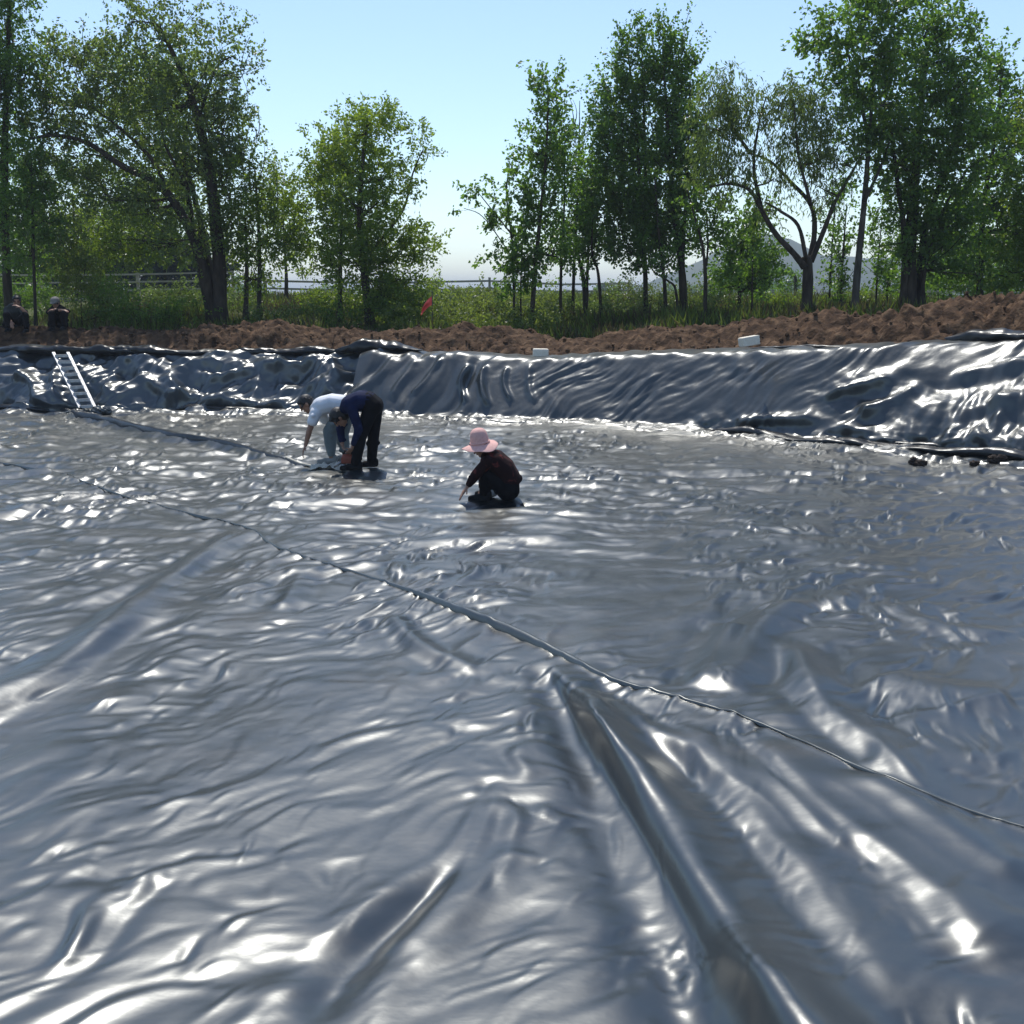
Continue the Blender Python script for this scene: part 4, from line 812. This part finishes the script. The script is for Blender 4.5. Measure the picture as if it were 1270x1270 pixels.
# ------------------------------------------------------------------ people
def hand(mb, wrist, d, palm_n, L=.17, curl=.5, side=1, r=.0085):
    """palm and five bent fingers; d points from the wrist to the fingers"""
    wrist = Vector(wrist); d = Vector(d).normalized(); nrm = Vector(palm_n); nrm = (nrm - d * nrm.dot(d)).normalized(); s = d.cross(nrm) * side
    pl = L * .5
    for k in (-1, -.33, .33, 1):
        mb.capsule(wrist + s * .012 * k, .016, wrist + d * pl + s * .026 * k, .0125, 8)
    for k, ln in zip((-1, -.33, .33, 1), (.72, .95, 1.0, .88)):
        p = wrist + d * pl + s * .027 * k; dd = (d + s * .12 * k).normalized(); seg = L * .5 * ln / 2.4
        for j in range(3):
            c = curl * (.5 + j * .55); q = (dd * math.cos(c) + nrm * math.sin(c)).normalized(); e = p + q * seg * (1 - .15 * j)
            mb.capsule(p, r * (1.12 - .1 * j), e, r * (1.02 - .1 * j), 7); p = e
    p = wrist + d * pl * .25 + s * .026; q = (d * .7 + s * .75 + nrm * .35).normalized()
    for j in range(3):
        e = p + q * L * .13; mb.capsule(p, r * (1.4 - .15 * j), e, r * (1.2 - .15 * j), 7); p = e; q = (q + d * .35 + nrm * .25).normalized()
def head(mb, c, fwd, up, s=1.0):
    """skull, jaw, nose, ears, lips and brow around the head centre"""
    c = Vector(c); f = Vector(fwd).normalized(); u = Vector(up); u = (u - f * u.dot(f)).normalized(); r = f.cross(u)
    R = Matrix((r, f, u)).transposed()
    mb.ell(c + u * .02 * s, (.076 * s, .095 * s, .092 * s), R); mb.ell(c + f * .022 * s - u * .045 * s, (.056 * s, .066 * s, .068 * s), R)
    mb.ell(c + f * .062 * s - u * .095 * s, (.026 * s, .02 * s, .018 * s), R); mb.capsule(c + f * .088 * s + u * .015 * s, .008 * s, c + f * .105 * s - u * .022 * s, .014 * s, 8)
    mb.ell(c + f * .086 * s - u * .058 * s, (.024 * s, .012 * s, .009 * s), R); mb.ell(c + f * .082 * s + u * .032 * s, (.052 * s, .014 * s, .009 * s), R)
    for k in (-1, 1): mb.ell(c + r * .078 * s * k - u * .008 * s - f * .005, (.012 * s, .02 * s, .032 * s), R)
    return R
def eyes(parent, c, R, s=1.0):
    r, f, u = [R @ Vector(v) for v in ((1, 0, 0), (0, 1, 0), (0, 0, 1))]
    for k in (-1, 1):
        m = MB(); m.ell(Vector(c) + f * .083 * s + r * .031 * s * k + u * .008 * s, (.012 * s, .009 * s, .007 * s), R, 8); m.build('eye', M['hair'], parent)
def chain(mb, pts, rad, n=12):
    for i in range(len(pts) - 1): mb.capsule(pts[i], rad[i], pts[i + 1], rad[i + 1], n)
def lerp(a, b, t): return Vector(a).lerp(Vector(b), t)
def torso(mb, spine, rad, width, ax=Vector((0, 1, 0))):
    for k in (-1, -.35, .35, 1):
        chain(mb, [Vector(p) + ax * w * k for p, w in zip(spine, width)], rad)
def wrinkles(mb, pts, rad, n, seed):
    """cloth bunches along a limb"""
    r_ = random.Random(seed)
    for i in range(n):
        t = r_.random() * (len(pts) - 1); j = min(int(t), len(pts) - 2); p = lerp(pts[j], pts[j + 1], t - j); R_ = rad[j] + (rad[j + 1] - rad[j]) * (t - j)
        a = Vector((r_.uniform(-1, 1), r_.uniform(-1, 1), r_.uniform(-1, 1))).normalized() * R_ * .55; b = Vector((r_.uniform(-1, 1), r_.uniform(-1, 1), r_.uniform(-.6, .6))).normalized() * R_ * .6
        mb.capsule(p + a, R_ * .5, p + a + b, R_ * .42, 8)
def shoe(parent, heel, toe, mat, w=.042):
    h = Vector(heel); t = Vector(toe); d = (t - h); m = MB(); up = Vector((0, 0, 1))
    m.capsule(h + up * .045, .042, h + up * .085, .04); m.capsule(h + up * .04, .04, lerp(h, t, .55) + up * .042, .043); m.capsule(lerp(h, t, .5) + up * .036, .042, t - d * .12 + up * .03, .033)
    m.box(lerp(h, t, .5) + up * .012, (d.length * 1.02, .075, .02), d.to_track_quat('X', 'Z').to_matrix())
    m.remesh('shoe', M[mat], parent, .008, 4, .5)
def hair_cap(parent, c, R, s=1.0, back=1.0, name='hair'):
    m = MB(); r, f, u = [R @ Vector(v) for v in ((1, 0, 0), (0, 1, 0), (0, 0, 1))]
    m.ell(Vector(c) + u * .038 * s - f * .016 * s, (.086 * s, .102 * s, .092 * s), R); m.ell(Vector(c) - f * .045 * s - u * .02 * s * back, (.078 * s, .066 * s, .085 * s), R); m.ell(Vector(c) + f * .05 * s + u * .075 * s, (.06 * s, .045 * s, .03 * s), R)
    rr = random.Random(5)
    for i in range(26):
        a = Vector((rr.uniform(-1, 1), rr.uniform(-1, .7), rr.uniform(-.2, 1))).normalized(); p = Vector(c) + u * .03 * s + R @ Vector((a.x * .08, a.y * .095, a.z * .09)) * s; m.capsule(p, .014, p + R @ Vector((a.x, a.y, -.6)) * .03, .008, 6)
    return m.remesh(name, M['hair'], parent, .009, 2, .5)

# --- worker in navy, bent double over the seam -------------------------------------------------
def floor_snap(px, py, dy=0): g = G(px, py); g.z = floor_at(g.x, g.y); return g
YA = 13.15
a = lambda px, py, dy=0.0: P(px, py, YA + dy)
gA = G(452, 582); root = empty('person', (gA.x, YA, floor_at(gA.x, YA)), 'worker in navy top and black trousers bent double over the seam', 'person')
fz = root.location.z
spine = [a(462, 503), a(456, 497), a(446, 496.5), a(436, 501), a(430, 505)]
shL = a(437, 508, -.17); elL = a(445, 533, -.19); wrL = a(437, 556, -.15); shR = a(429, 509, .17); elR = a(422, 532, .14); wrR = a(424.5, 551, .08)
hipL = a(460, 506, -.09); knL = a(448, 541, -.13); anL = a(441, 575, -.13); hipR = a(465, 506, .09); knR = a(463, 543, .10); anR = a(461, 575, .11)
anL.z = fz + .09; anR.z = fz + .09
hc = a(421, 518, -.02); fw = Vector((-.45, -.1, -.9)); up = Vector((-.85, -.1, .5))
mb = MB(); R = head(mb, hc, fw, up, 1.0); chain(mb, [a(431, 506), lerp(a(431, 506), hc, .8)], [.06, .055])
torso(mb, spine, [.11, .105, .105, .105, .08], [.07, .08, .09, .10, .07])
for S_, E_, W_ in ((shL, elL, wrL), (shR, elR, wrR)): chain(mb, [S_, E_, W_], [.05, .038, .026])
for H_, K_, A_ in ((hipL, knL, anL), (hipR, knR, anR)): chain(mb, [H_, K_, lerp(K_, A_, .35), A_], [.085, .058, .055, .036])
grip = a(431, 566, -.05)
hand(mb, wrL, grip + Vector((.0, -.03, .02)) - wrL, Vector((-.4, .6, -.3)), .17, .6, -1); hand(mb, wrR, grip + Vector((-.04, .05, .05)) - wrR, Vector((.6, -.4, -.2)), .17, .6, 1)
mb.remesh('body', M['skin'], root, .0065, 3, .2)
eyes(root, hc, R)
hair_cap(root, hc, R, 1.1)
mb = MB(); torso(mb, spine[1:], [.122, .125, .128, .085], [.075, .088, .10, .07]); chain(mb, [a(431, 506), lerp(a(431, 506), hc, .35)], [.075, .066])
for S_, E_, W_, sd in ((shL, elL, wrL, 1), (shR, elR, wrR, 2)):
    cf = lerp(E_, W_, .72); chain(mb, [spine[3] + (S_ - spine[3]) * .4, S_, E_, cf], [.1, .074, .058, .046]); wrinkles(mb, [S_, E_, cf], [.07, .056, .045], 14, sd)
wrinkles(mb, spine[1:4], [.10, .10, .10], 9, 7)
mb.remesh('jacket', M['navy'], root, .011, 4, .5)
mb = MB(); torso(mb, spine[:2], [.135, .122], [.075, .075])
for H_, K_, A_, sd in ((hipL, knL, anL, 3), (hipR, knR, anR, 4)):
    e_ = lerp(K_, A_, .97); chain(mb, [H_, lerp(H_, K_, .5), K_, lerp(K_, A_, .4), e_], [.108, .092, .076, .074, .066]); wrinkles(mb, [K_, e_], [.072, .066], 12, sd)
mb.remesh('trousers', M['black'], root, .011, 4, .5)
shoe(root, Vector((anL.x + .05, anL.y, fz)), Vector((anL.x - .20, anL.y - .03, fz)), 'blackshoe'); shoe(root, Vector((anR.x + .05, anR.y, fz)), Vector((anR.x - .20, anR.y, fz)), 'blackshoe')

# hand held welding tool the worker guides along the seam
tr = a(432, 571, -.05); tr.z = fz + .10; tool = empty('welding_tool', (tr.x, tr.y, fz), 'red hand held seam welding tool gripped by the worker in navy', 'tool')
m = MB(); m.box(tr + Vector((0, 0, .02)), (.17, .10, .09)); m.capsule(tr + Vector((-.05, 0, .07)), .03, tr + Vector((.05, 0, .07)), .03); m.remesh('casing', M['tool'], tool, .008, 4, .6)
m = MB(); m.tube([tr + Vector((.06, 0, .05)), tr + Vector((.05, 0, .12)), tr + Vector((-.04, 0, .13)), tr + Vector((-.07, 0, .06))], .014, 8); m.build('handle', M['black'], tool)
for k in (-1, 1):
    m = MB(); m.tube([tr + Vector((k * .06, -.035, -.058)), tr + Vector((k * .06, .035, -.058))], .038, 14); m.build('roller', M['steel'], tool)
m = MB(); m.tube([tr + Vector((-.08, 0, 0)), tr + Vector((-.14, 0, -.04)), tr + Vector((-.19, .01, -.075))], [.022, .018, .012], 8); m.build('nozzle', M['steel'], tool)
# pale rag on the seam in front of the tool
X, Y = np.meshgrid(np.linspace(-.2, .2, 40), np.linspace(-.13, .13, 28)); c = G(405, 580)
X = X + c.x; Y = Y + c.y; edge = np.minimum(1, np.maximum(0, 1.25 - np.hypot((X - c.x) / .2, (Y - c.y) / .13)) * 4)
Z = floor_h(X, Y) + .01 + edge * (.03 + .06 * ridged(X * 6, Y * 6, 500, 2) - .05)
tag(link('rag', grid_mesh('rag', X, Y, Z), M['rag']), 'crumpled pale cloth lying on the seam by the grey shoe', 'cloth')
m = MB(); pr = [G(355, 571), G(372, 575), G(390, 578.5), G(410, 581)]
for p in pr: p.z = floor_at(p.x, p.y) + .03
m.tube(pr, .016, 8); tag(m.build('seam_pole', M['rag']), 'thin pale stick lying along the seam left of the workers', 'stick')

# --- worker in white shirt ----------------------------------------------------------------------
YB = 13.75
a = lambda px, py, dy=0.0: P(px, py, YB + dy)
gB = a(411, 576); root = empty('person', (gB.x, YB, floor_at(gB.x, YB)), 'worker in white shirt and grey trousers stooping with one arm hanging down', 'person'); fz = root.location.z
spine = [a(430, 506), a(422, 501), a(411, 500), a(400, 503), a(393, 506)]
shL = a(391.5, 512, -.17); elL = a(384, 533, -.2); wrL = a(379, 552, -.2); shR = a(398, 512, .17); elR = a(409, 528, .22); wrR = a(417, 541, .2)
hipL = a(427, 509, -.09); knL = a(409, 535, -.1); anL = a(411, 565, -.1); hipR = a(431, 509, .1); knR = a(424, 538, .12); anR = a(429, 567, .12); anL.z = anR.z = fz + .09
hc = a(380, 501, -.02); fw = Vector((-.75, -.15, -.65)); up = Vector((-.6, -.05, .8))
mb = MB(); R = head(mb, hc, fw, up); chain(mb, [a(393, 505), lerp(a(393, 505), hc, .75)], [.06, .054])
torso(mb, spine, [.11, .105, .105, .105, .08], [.07, .08, .09, .10, .07])
for S_, E_, W_ in ((shL, elL, wrL), (shR, elR, wrR)): chain(mb, [S_, lerp(S_, E_, .5), E_, lerp(E_, W_, .3), W_], [.052, .047, .039, .04, .026])
for H_, K_, A_ in ((hipL, knL, anL), (hipR, knR, anR)): chain(mb, [H_, K_, lerp(K_, A_, .35), A_], [.085, .058, .055, .036])
hand(mb, wrL, Vector((-.4, -.15, -1)), Vector((.8, .2, -.3)), .17, .35, 1); hand(mb, wrR, Vector((.4, 0, -.8)), Vector((-.5, -.6, -.3)), .17, .4, -1)
mb.remesh('body', M['skin'], root, .0065, 3, .2); eyes(root, hc, R); hair_cap(root, hc, R, 1.0)
mb = MB(); torso(mb, spine, [.115, .122, .125, .128, .085], [.07, .075, .088, .10, .07])
for S_, E_, sd in ((shL, elL, 11), (shR, elR, 12)):
    cf = lerp(S_, E_, .5); chain(mb, [spine[3] + (S_ - spine[3]) * .4, S_, cf], [.1, .08, .075]); wrinkles(mb, [S_, cf], [.078, .07], 6, sd)
wrinkles(mb, spine[1:4], [.10, .10, .10], 10, 17); mb.remesh('shirt', M['white'], root, .011, 4, .5)
mb = MB(); torso(mb, [spine[0], lerp(spine[0], spine[1], .5)], [.135, .118], [.075, .075])
for H_, K_, A_, sd in ((hipL, knL, anL, 13), (hipR, knR, anR, 14)):
    e_ = lerp(K_, A_, .86); chain(mb, [H_, lerp(H_, K_, .5), K_, lerp(K_, A_, .45), lerp(K_, A_, .75), e_], [.115, .105, .095, .084, .066, .055]); wrinkles(mb, [lerp(H_, K_, .3), K_, lerp(K_, A_, .7)], [.1, .092, .07], 14, sd)
mb.remesh('trousers', M['grey'], root, .011, 4, .5)
shoe(root, Vector((anL.x + .05, anL.y, fz)), Vector((anL.x - .19, anL.y - .06, fz)), 'shoe'); shoe(root, Vector((anR.x + .05, anR.y, fz)), Vector((anR.x - .19, anR.y - .03, fz)), 'shoe')

# --- worker crouching in a pink hat -------------------------------------------------------------
YC = 11.15
a = lambda px, py, dy=0.0: P(px, py, YC + dy)
gC = a(606, 619); root = empty('person', (gC.x, YC, floor_at(gC.x, YC)), 'crouching worker in wide pink sun hat and dark maroon patterned top', 'person'); fz = root.location.z
spine = [a(630, 604), a(631, 593), a(625, 581), a(615, 572), a(605, 566)]
shL = a(605, 573, -.16); elL = a(590, 589, -.2); wrL = a(580, 603, -.2); shR = a(603, 572, .17); elR = a(600, 592, .16); wrR = a(597, 606, .12)
hipL = a(627, 606, -.1); knL = a(604, 590, -.13); anL = a(600, 613, -.12); hipR = a(629, 606, .1); knR = a(610, 590, .17); anR = a(608, 613, .15); anL.z = anR.z = fz + .09
hc = a(595, 553); fw = Vector((-.62, .3, -.6)); up = Vector((-.35, .3, .95))
mb = MB(); R = head(mb, hc, fw, up, .98); chain(mb, [a(605, 566), lerp(a(605, 566), hc, .7)], [.055, .05])
torso(mb, spine, [.115, .11, .10, .10, .07], [.07, .07, .08, .09, .06])
for S_, E_, W_ in ((shL, elL, wrL), (shR, elR, wrR)): chain(mb, [S_, E_, W_], [.046, .036, .025])
for H_, K_, A_ in ((hipL, knL, anL), (hipR, knR, anR)): chain(mb, [H_, K_, lerp(K_, A_, .35), A_], [.085, .058, .055, .036])
hl = floor_snap(572, 613); hand(mb, wrL, Vector((hl.x - .01, wrL.y - .01, fz + .02)) - wrL, Vector((.25, .1, -1)), .175, .12, 1); hand(mb, wrR, Vector((-.35, -.1, -.8)), Vector((.4, 0, -.9)), .16, .25, -1)
mb.remesh('body', M['skin'], root, .0065, 3, .2); eyes(root, hc, R); hair_cap(root, hc, R, .96, 1.5)
mb = MB(); torso(mb, spine, [.125, .13, .122, .118, .078], [.075, .08, .088, .096, .06])
for S_, E_, W_, sd in ((shL, elL, wrL, 21), (shR, elR, wrR, 22)):
    cf = lerp(E_, W_, .8); chain(mb, [spine[3] + (S_ - spine[3]) * .4, S_, E_, lerp(E_, W_, .5), cf], [.09, .07, .058, .05, .04]); wrinkles(mb, [S_, E_, cf], [.066, .056, .042], 12, sd)
wrinkles(mb, spine[1:4], [.13, .125, .12], 9, 27); mb.remesh('blouse', M['maroon'], root, .010, 4, .5)
mb = MB(); torso(mb, [spine[0], lerp(spine[0], spine[1], .6)], [.14, .125], [.085, .08])
for H_, K_, A_, sd in ((hipL, knL, anL, 23), (hipR, knR, anR, 24)):
    e_ = lerp(K_, A_, .95); chain(mb, [H_, lerp(H_, K_, .5), K_, lerp(K_, A_, .5), e_], [.11, .095, .078, .07, .055]); wrinkles(mb, [H_, K_, e_], [.095, .075, .056], 10, sd)
mb.remesh('trousers', M['black'], root, .011, 4, .5)
shoe(root, Vector((anL.x + .05, anL.y, fz)), Vector((anL.x - .17, anL.y, fz)), 'blackshoe'); shoe(root, Vector((anR.x + .05, anR.y, fz)), Vector((anR.x - .17, anR.y, fz)), 'blackshoe')
# hat: lathe of crown and drooping brim, tilted with the head
prof = [(0, .155), (.03, .153), (.06, .142), (.085, .115), (.097, .07), (.102, .02), (.104, -.015), (.13, -.024), (.165, -.038), (.20, -.056), (.205, -.062), (.198, -.064), (.16, -.048), (.12, -.032), (.098, -.02), (.094, .03), (.07, .12), (0, .145)]
n = 44; V = []; ax_u = Vector((-.16, -.1, 1)).normalized(); ax_r = ax_u.cross(Vector((0, 1, 0))).normalized(); ax_f = ax_u.cross(ax_r); hcen = hc + Vector((0, 0, .045))
for (r_, z_) in prof:
    for k in range(n):
        an = 2 * math.pi * k / n; rr = r_ * (1 + (.04 * math.sin(3 * an + 1) if r_ > .11 else 0)); zz = z_ + (.018 * math.sin(2 * an + .6) + .008 * math.sin(5 * an)) * max(0, (r_ - .1) / .1)
        V.append(hcen + ax_r * rr * math.cos(an) + ax_f * rr * math.sin(an) + ax_u * zz)
i = np.arange(len(prof) * n).reshape(len(prof), n); j = np.roll(i, -1, 1); F = np.stack([i[:-1], j[:-1], j[1:], i[1:]], -1).reshape(-1, 4)[:, ::-1]
link('sun_hat', mesh_np('sun_hat', np.array([v[:] for v in V]), F), M['pink'], root)
m = MB(); m.tube([hcen + ax_r * .106 * math.cos(t_) + ax_f * .106 * math.sin(t_) + ax_u * .0 for t_ in np.linspace(0, 2 * math.pi, 40)], .008, 6, False); m.build('hat_band', M['pink'], root)
bg_ = floor_snap(611, 614, 0); bc = Vector((a(610, 611).x, YC + .02, fz + .055)); m = MB()
r_ = random.Random(9)
for k in range(12): m.ell(bc + Vector((r_.uniform(-.035, .035), r_.uniform(-.03, .03), r_.uniform(-.02, .03))), (r_.uniform(.025, .045), r_.uniform(.025, .04), r_.uniform(.02, .04)), None, 10)
tag(m.remesh('bundle', M['bag'], None, .008, 3, .6), 'small white bundle tucked beneath the crouching worker', 'bundle')

# --- two people resting on the dirt bank at far left --------------------------------------------
def sitter(label, cx, Y, pt, top, legs, cap):
    a = lambda px, py, dy=0.0: P(px, py, Y + dy)
    g = a(cx, 408); root = empty('person', g, label, 'person'); mb = MB()
    sp = [a(*p) for p in pt['spine']]; hc = a(*pt['head']); R = head(mb, hc, Vector(pt['fw']), Vector((0, -.15, 1)), 1.0); chain(mb, [sp[-1], lerp(sp[-1], hc, .7)], [.06, .055])
    ax = Vector((1, 0, 0)); torso(mb, sp, [.11, .11, .11, .075], [.07, .08, .1, .06], ax)
    arms = [[a(*p) for p in q] for q in pt['arms']]; lg = [[a(*p) for p in q] for q in pt['legs']]
    for q in arms: chain(mb, q, [.05, .04, .028])
    for q in lg: chain(mb, q, [.085, .06, .038])
    for q, d_ in zip(arms, pt['hands']): hand(mb, q[-1], Vector(d_), Vector((0, .3, -1)), .17, .5, 1)
    mb.remesh('body', M['skin'], root, .0085, 3, .2); eyes(root, hc, R)
    if cap:
        hair_cap(root, hc, R, .95); m = MB(); r, f, u = [R @ Vector(v) for v in ((1, 0, 0), (0, 1, 0), (0, 0, 1))]; m.ell(hc + u * .055, (.097, .11, .085), R); m.ell(hc + f * .1 + u * .045, (.075, .07, .012), R); m.remesh('cap', M['cap'], root, .009, 3, .6)
    else: hair_cap(root, hc, R, 1.02)
    mb = MB(); torso(mb, sp, [.125, .125, .125, .08], [.08, .085, .1, .06], ax)
    for q in arms: cf = lerp(q[0], q[1], pt['sleeve']) if pt['sleeve'] <= 1 else lerp(q[1], q[2], .75); chain(mb, [lerp(sp[2], q[0], .5), q[0], q[1], cf] if pt['sleeve'] > 1 else [lerp(sp[2], q[0], .5), q[0], cf], [.1, .07, .056, .045] if pt['sleeve'] > 1 else [.1, .072, .066])
    wrinkles(mb, sp[:3], [.125] * 3, 8, 31); mb.remesh('shirt', M[top], root, .012, 4, .5)
    mb = MB(); torso(mb, [sp[0], lerp(sp[0], sp[1], .4)], [.14, .12], [.09, .08], ax)
    for q in lg: e_ = lerp(q[1], q[2], .92); chain(mb, [q[0], q[1], e_], [.105, .08, .06]); wrinkles(mb, [q[0], q[1], e_], [.1, .08, .06], 8, 33)
    mb.remesh('trousers', M[legs], root, .012, 4, .5)
    for q in lg: e_ = q[2]; shoe(root, e_ + Vector((0, .04, -.09)), e_ + Vector((.02, -.2, -.09)), 'blackshoe')
sitter('bareheaded person in dark grey shirt squatting on the dirt at far left', 18, 23.2, dict(spine=[(16, 402, .1), (16, 394, .12), (17, 386, .05), (19, 380, .0)], head=(21, 373, -.05), fw=(.35, -1, -.25), arms=[[(9, 384, .05), (10, 394, -.2), (14, 399, -.4)], [(26, 384, .05), (33, 389, -.25), (25, 381, -.3)]], hands=[(.3, -.5, -.8), (-.8, -.2, .4)], legs=[[(13, 402, .05), (8, 391, -.4), (11, 406, -.42)], [(20, 402, .05), (31, 391, -.4), (33, 407, -.42)]], sleeve=.75), 'tee', 'black', False)
sitter('person in black with pale cap and folded arms sitting on the dirt', 72, 23.2, dict(spine=[(72, 402, .1), (72, 395, .12), (72, 387, .05), (71, 382, .0)], head=(69, 375.5, -.05), fw=(-.15, -1, -.45), arms=[[(63, 386, .05), (60, 387, -.25), (76, 384.5, -.4)], [(81, 386, .05), (84, 386, -.25), (68, 384, -.36)]], hands=[(1, -.1, -.1), (-1, -.1, -.1)], legs=[[(69, 402, .05), (64, 389, -.4), (65, 405, -.42)], [(76, 402, .05), (80, 389, -.4), (79, 404, -.42)]], sleeve=2), 'black', 'black', True)

# ------------------------------------------------------------------ ladder, blocks, flag, clods
L0 = P(100, 507, 19.75); L1 = P(118, 505, 19.75); T0 = P(66, 437, 20.75); T1 = P(84, 437, 20.75)
L0.z = floor_at(L0.x, L0.y) + .06; L1.z = L0.z + .02
lad = empty('ladder', ((L0 + L1) / 2), 'white aluminium ladder leaning on the crumpled left bank', 'ladder')
for p, q in ((L0, T0), (L1, T1)):
    d = q - p; Rm = d.to_track_quat('Z', 'X').to_matrix(); m = MB(); m.box((p + q) / 2, (.03, .065, d.length), Rm); b = m.build('side_rail', M['alu'], lad, False)
    mod = b.modifiers.new('bevel', 'BEVEL'); mod.width = .006; mod.segments = 2
    m = MB(); m.box(p, (.045, .08, .05), Rm); m.build('foot', M['black'], lad, False)
for k in range(9):
    t_ = .035 + k / 8 * .9; p = L0.lerp(T0, t_); q = L1.lerp(T1, t_); d = q - p; m = MB(); m.box((p + q) / 2, (d.length - .02, .06, .055), d.to_track_quat('X', 'Z').to_matrix()); m.build('rung', M['alu'], lad, False)
def crumple(name, label, cat, c, r, mat, seed):
    bm = bmesh.new(); bmesh.ops.create_icosphere(bm, subdivisions=4, radius=1); V = np.array([v.co[:] for v in bm.verts]); F = np.array([[v.index for v in f.verts] for f in bm.faces]); bm.free()
    k = 1 + .55 * (ridged(V[:, 0] * 1.3 + V[:, 2], V[:, 1] * 1.3 + V[:, 2] * .7, seed, 3) - .9) + .15 * pn(V[:, 0] * 3, V[:, 1] * 3 + V[:, 2] * 2, seed + 4)
    return tag(link(name, mesh_np(name, V * k[:, None] * np.array(r) + np.array(c[:]), F), mat), label, cat)
g = P(125, 513, 19.6); crumple('plastic_scrap', 'crumpled grey plastic scrap at the right foot of the ladder', 'plastic scrap', g + Vector((0, 0, .03)), (.16, .12, .10), M['bank'], 601)
g = P(96, 514, 19.6); crumple('plastic_scrap', 'crumpled grey plastic scrap at the left foot of the ladder', 'plastic scrap', g + Vector((0, 0, .02)), (.17, .12, .07), M['bank'], 611)
def rounded(name, c, size, rot, mat, bev, label, cat, seed=0):
    bm = bmesh.new(); bmesh.ops.create_cube(bm, size=1)
    for v in bm.verts: v.co = Vector((v.co.x * size[0], v.co.y * size[1], v.co.z * size[2]))
    bmesh.ops.bevel(bm, geom=bm.edges[:], offset=bev, segments=3, affect='EDGES', profile=.6); bmesh.ops.subdivide_edges(bm, edges=[e for e in bm.edges if e.calc_length() > .06], cuts=4, use_grid_fill=True)
    rr = random.Random(seed)
    for v in bm.verts: v.co += Vector((rr.uniform(-1, 1), rr.uniform(-1, 1), rr.uniform(-1, 1))) * .003; v.co = rot @ v.co + Vector(c)
    me = bpy.data.meshes.new(name); bm.to_mesh(me); bm.free(); me.polygons.foreach_set('use_smooth', [True] * len(me.polygons)); return tag(link(name, me, mat), label, cat)
Y1 = 20.35; c = P(670.5, 438.5, Y1); s = Y1 / F_PX
rounded('foam_block', c, (19 * s, .22, 12 * s), Matrix.Rotation(.03, 3, 'Y'), M['foam'], .03, 'upright white foam block standing on the crest near the middle', 'foam block', 1)
Y2 = 17.3; c = P(929, 423, Y2); s = Y2 / F_PX
rounded('foam_block', c, (22 * s, .2, 11 * s), Matrix.Rotation(-.16, 3, 'Y') @ Matrix.Rotation(.2, 3, 'Z'), M['foam'], .012, 'tilted white foam block lying on the crest toward the right', 'foam block', 2)
# red flag
YF = 24.3; fb = P(536.5, 415, YF); ft = P(536, 361, YF); fl = empty('flag', fb, 'small red flag hanging from a thin pole above the dirt', 'flag')
m = MB(); m.tube([fb, fb.lerp(ft, .5), ft], [.012, .011, .009], 8); m.build('pole', M['palebark'], fl)
u_, v_ = np.meshgrid(np.linspace(0, 1, 24), np.linspace(0, 1, 16)); pa, pb, pc, pd = P(536, 367, YF), P(536.5, 378, YF), P(523, 383, YF), P(522, 392, YF)
X = (1 - v_) * ((1 - u_) * pa.x + u_ * pc.x) + v_ * ((1 - u_) * pb.x + u_ * pd.x); Z = (1 - v_) * ((1 - u_) * pa.z + u_ * pc.z) + v_ * ((1 - u_) * pb.z + u_ * pd.z)
Z = Z + .04 * np.sin(u_ * math.pi); Y = YF + .05 * np.sin(u_ * 7 + v_ * 4) * u_ + .03 * np.sin(v_ * 9 + u_ * 3) * u_
link('cloth', grid_mesh('cloth', X, Y, Z), M['red'], fl)
# clods on the floor
for i, (x, y, r_, lab) in enumerate([(1133, 573, .045, 'small upright dark clod, leftmost on the floor at right'), (1142, 577, .055, 'flat dark clod just right of the leftmost clod'), (1208, 581, .045, 'small lone dark clod nearest the camera on the floor at right'), (1232, 577, .06, 'larger left clod of the touching pair at far right'), (1241, 576, .055, 'right clod of the touching pair at far right')]):
    g = G(x, y); z = floor_at(g.x, g.y); crumple('soil_clod', lab, 'clod', Vector((g.x, g.y, max(z, floor_at(g.x, g.y - .08)) + r_ * .75)), (r_ * 1.2, r_, r_ * (1.2 if i == 0 else .8)), M['clod'], 700 + i * 7)['group'] = 'dark clods on the pond floor'

# ------------------------------------------------------------------ haze
def haze_box():
    m = bpy.data.materials.new('haze'); m.use_nodes = True; t = m.node_tree; t.nodes.remove(t.nodes['Principled BSDF']); v = t.nodes.new('ShaderNodeVolumePrincipled')
    v.inputs['Color'].default_value = (.78, .86, .95, 1); v.inputs['Density'].default_value = .0008; v.inputs['Anisotropy'].default_value = 0.0
    t.links.new(v.outputs[0], t.nodes['Material Output'].inputs['Volume'])
    b = MB(); b.box((0, 1400, 20.5), (5300, 4400, 44)); tag(b.build('haze', m, None, False), kind='stuff')
haze_box()
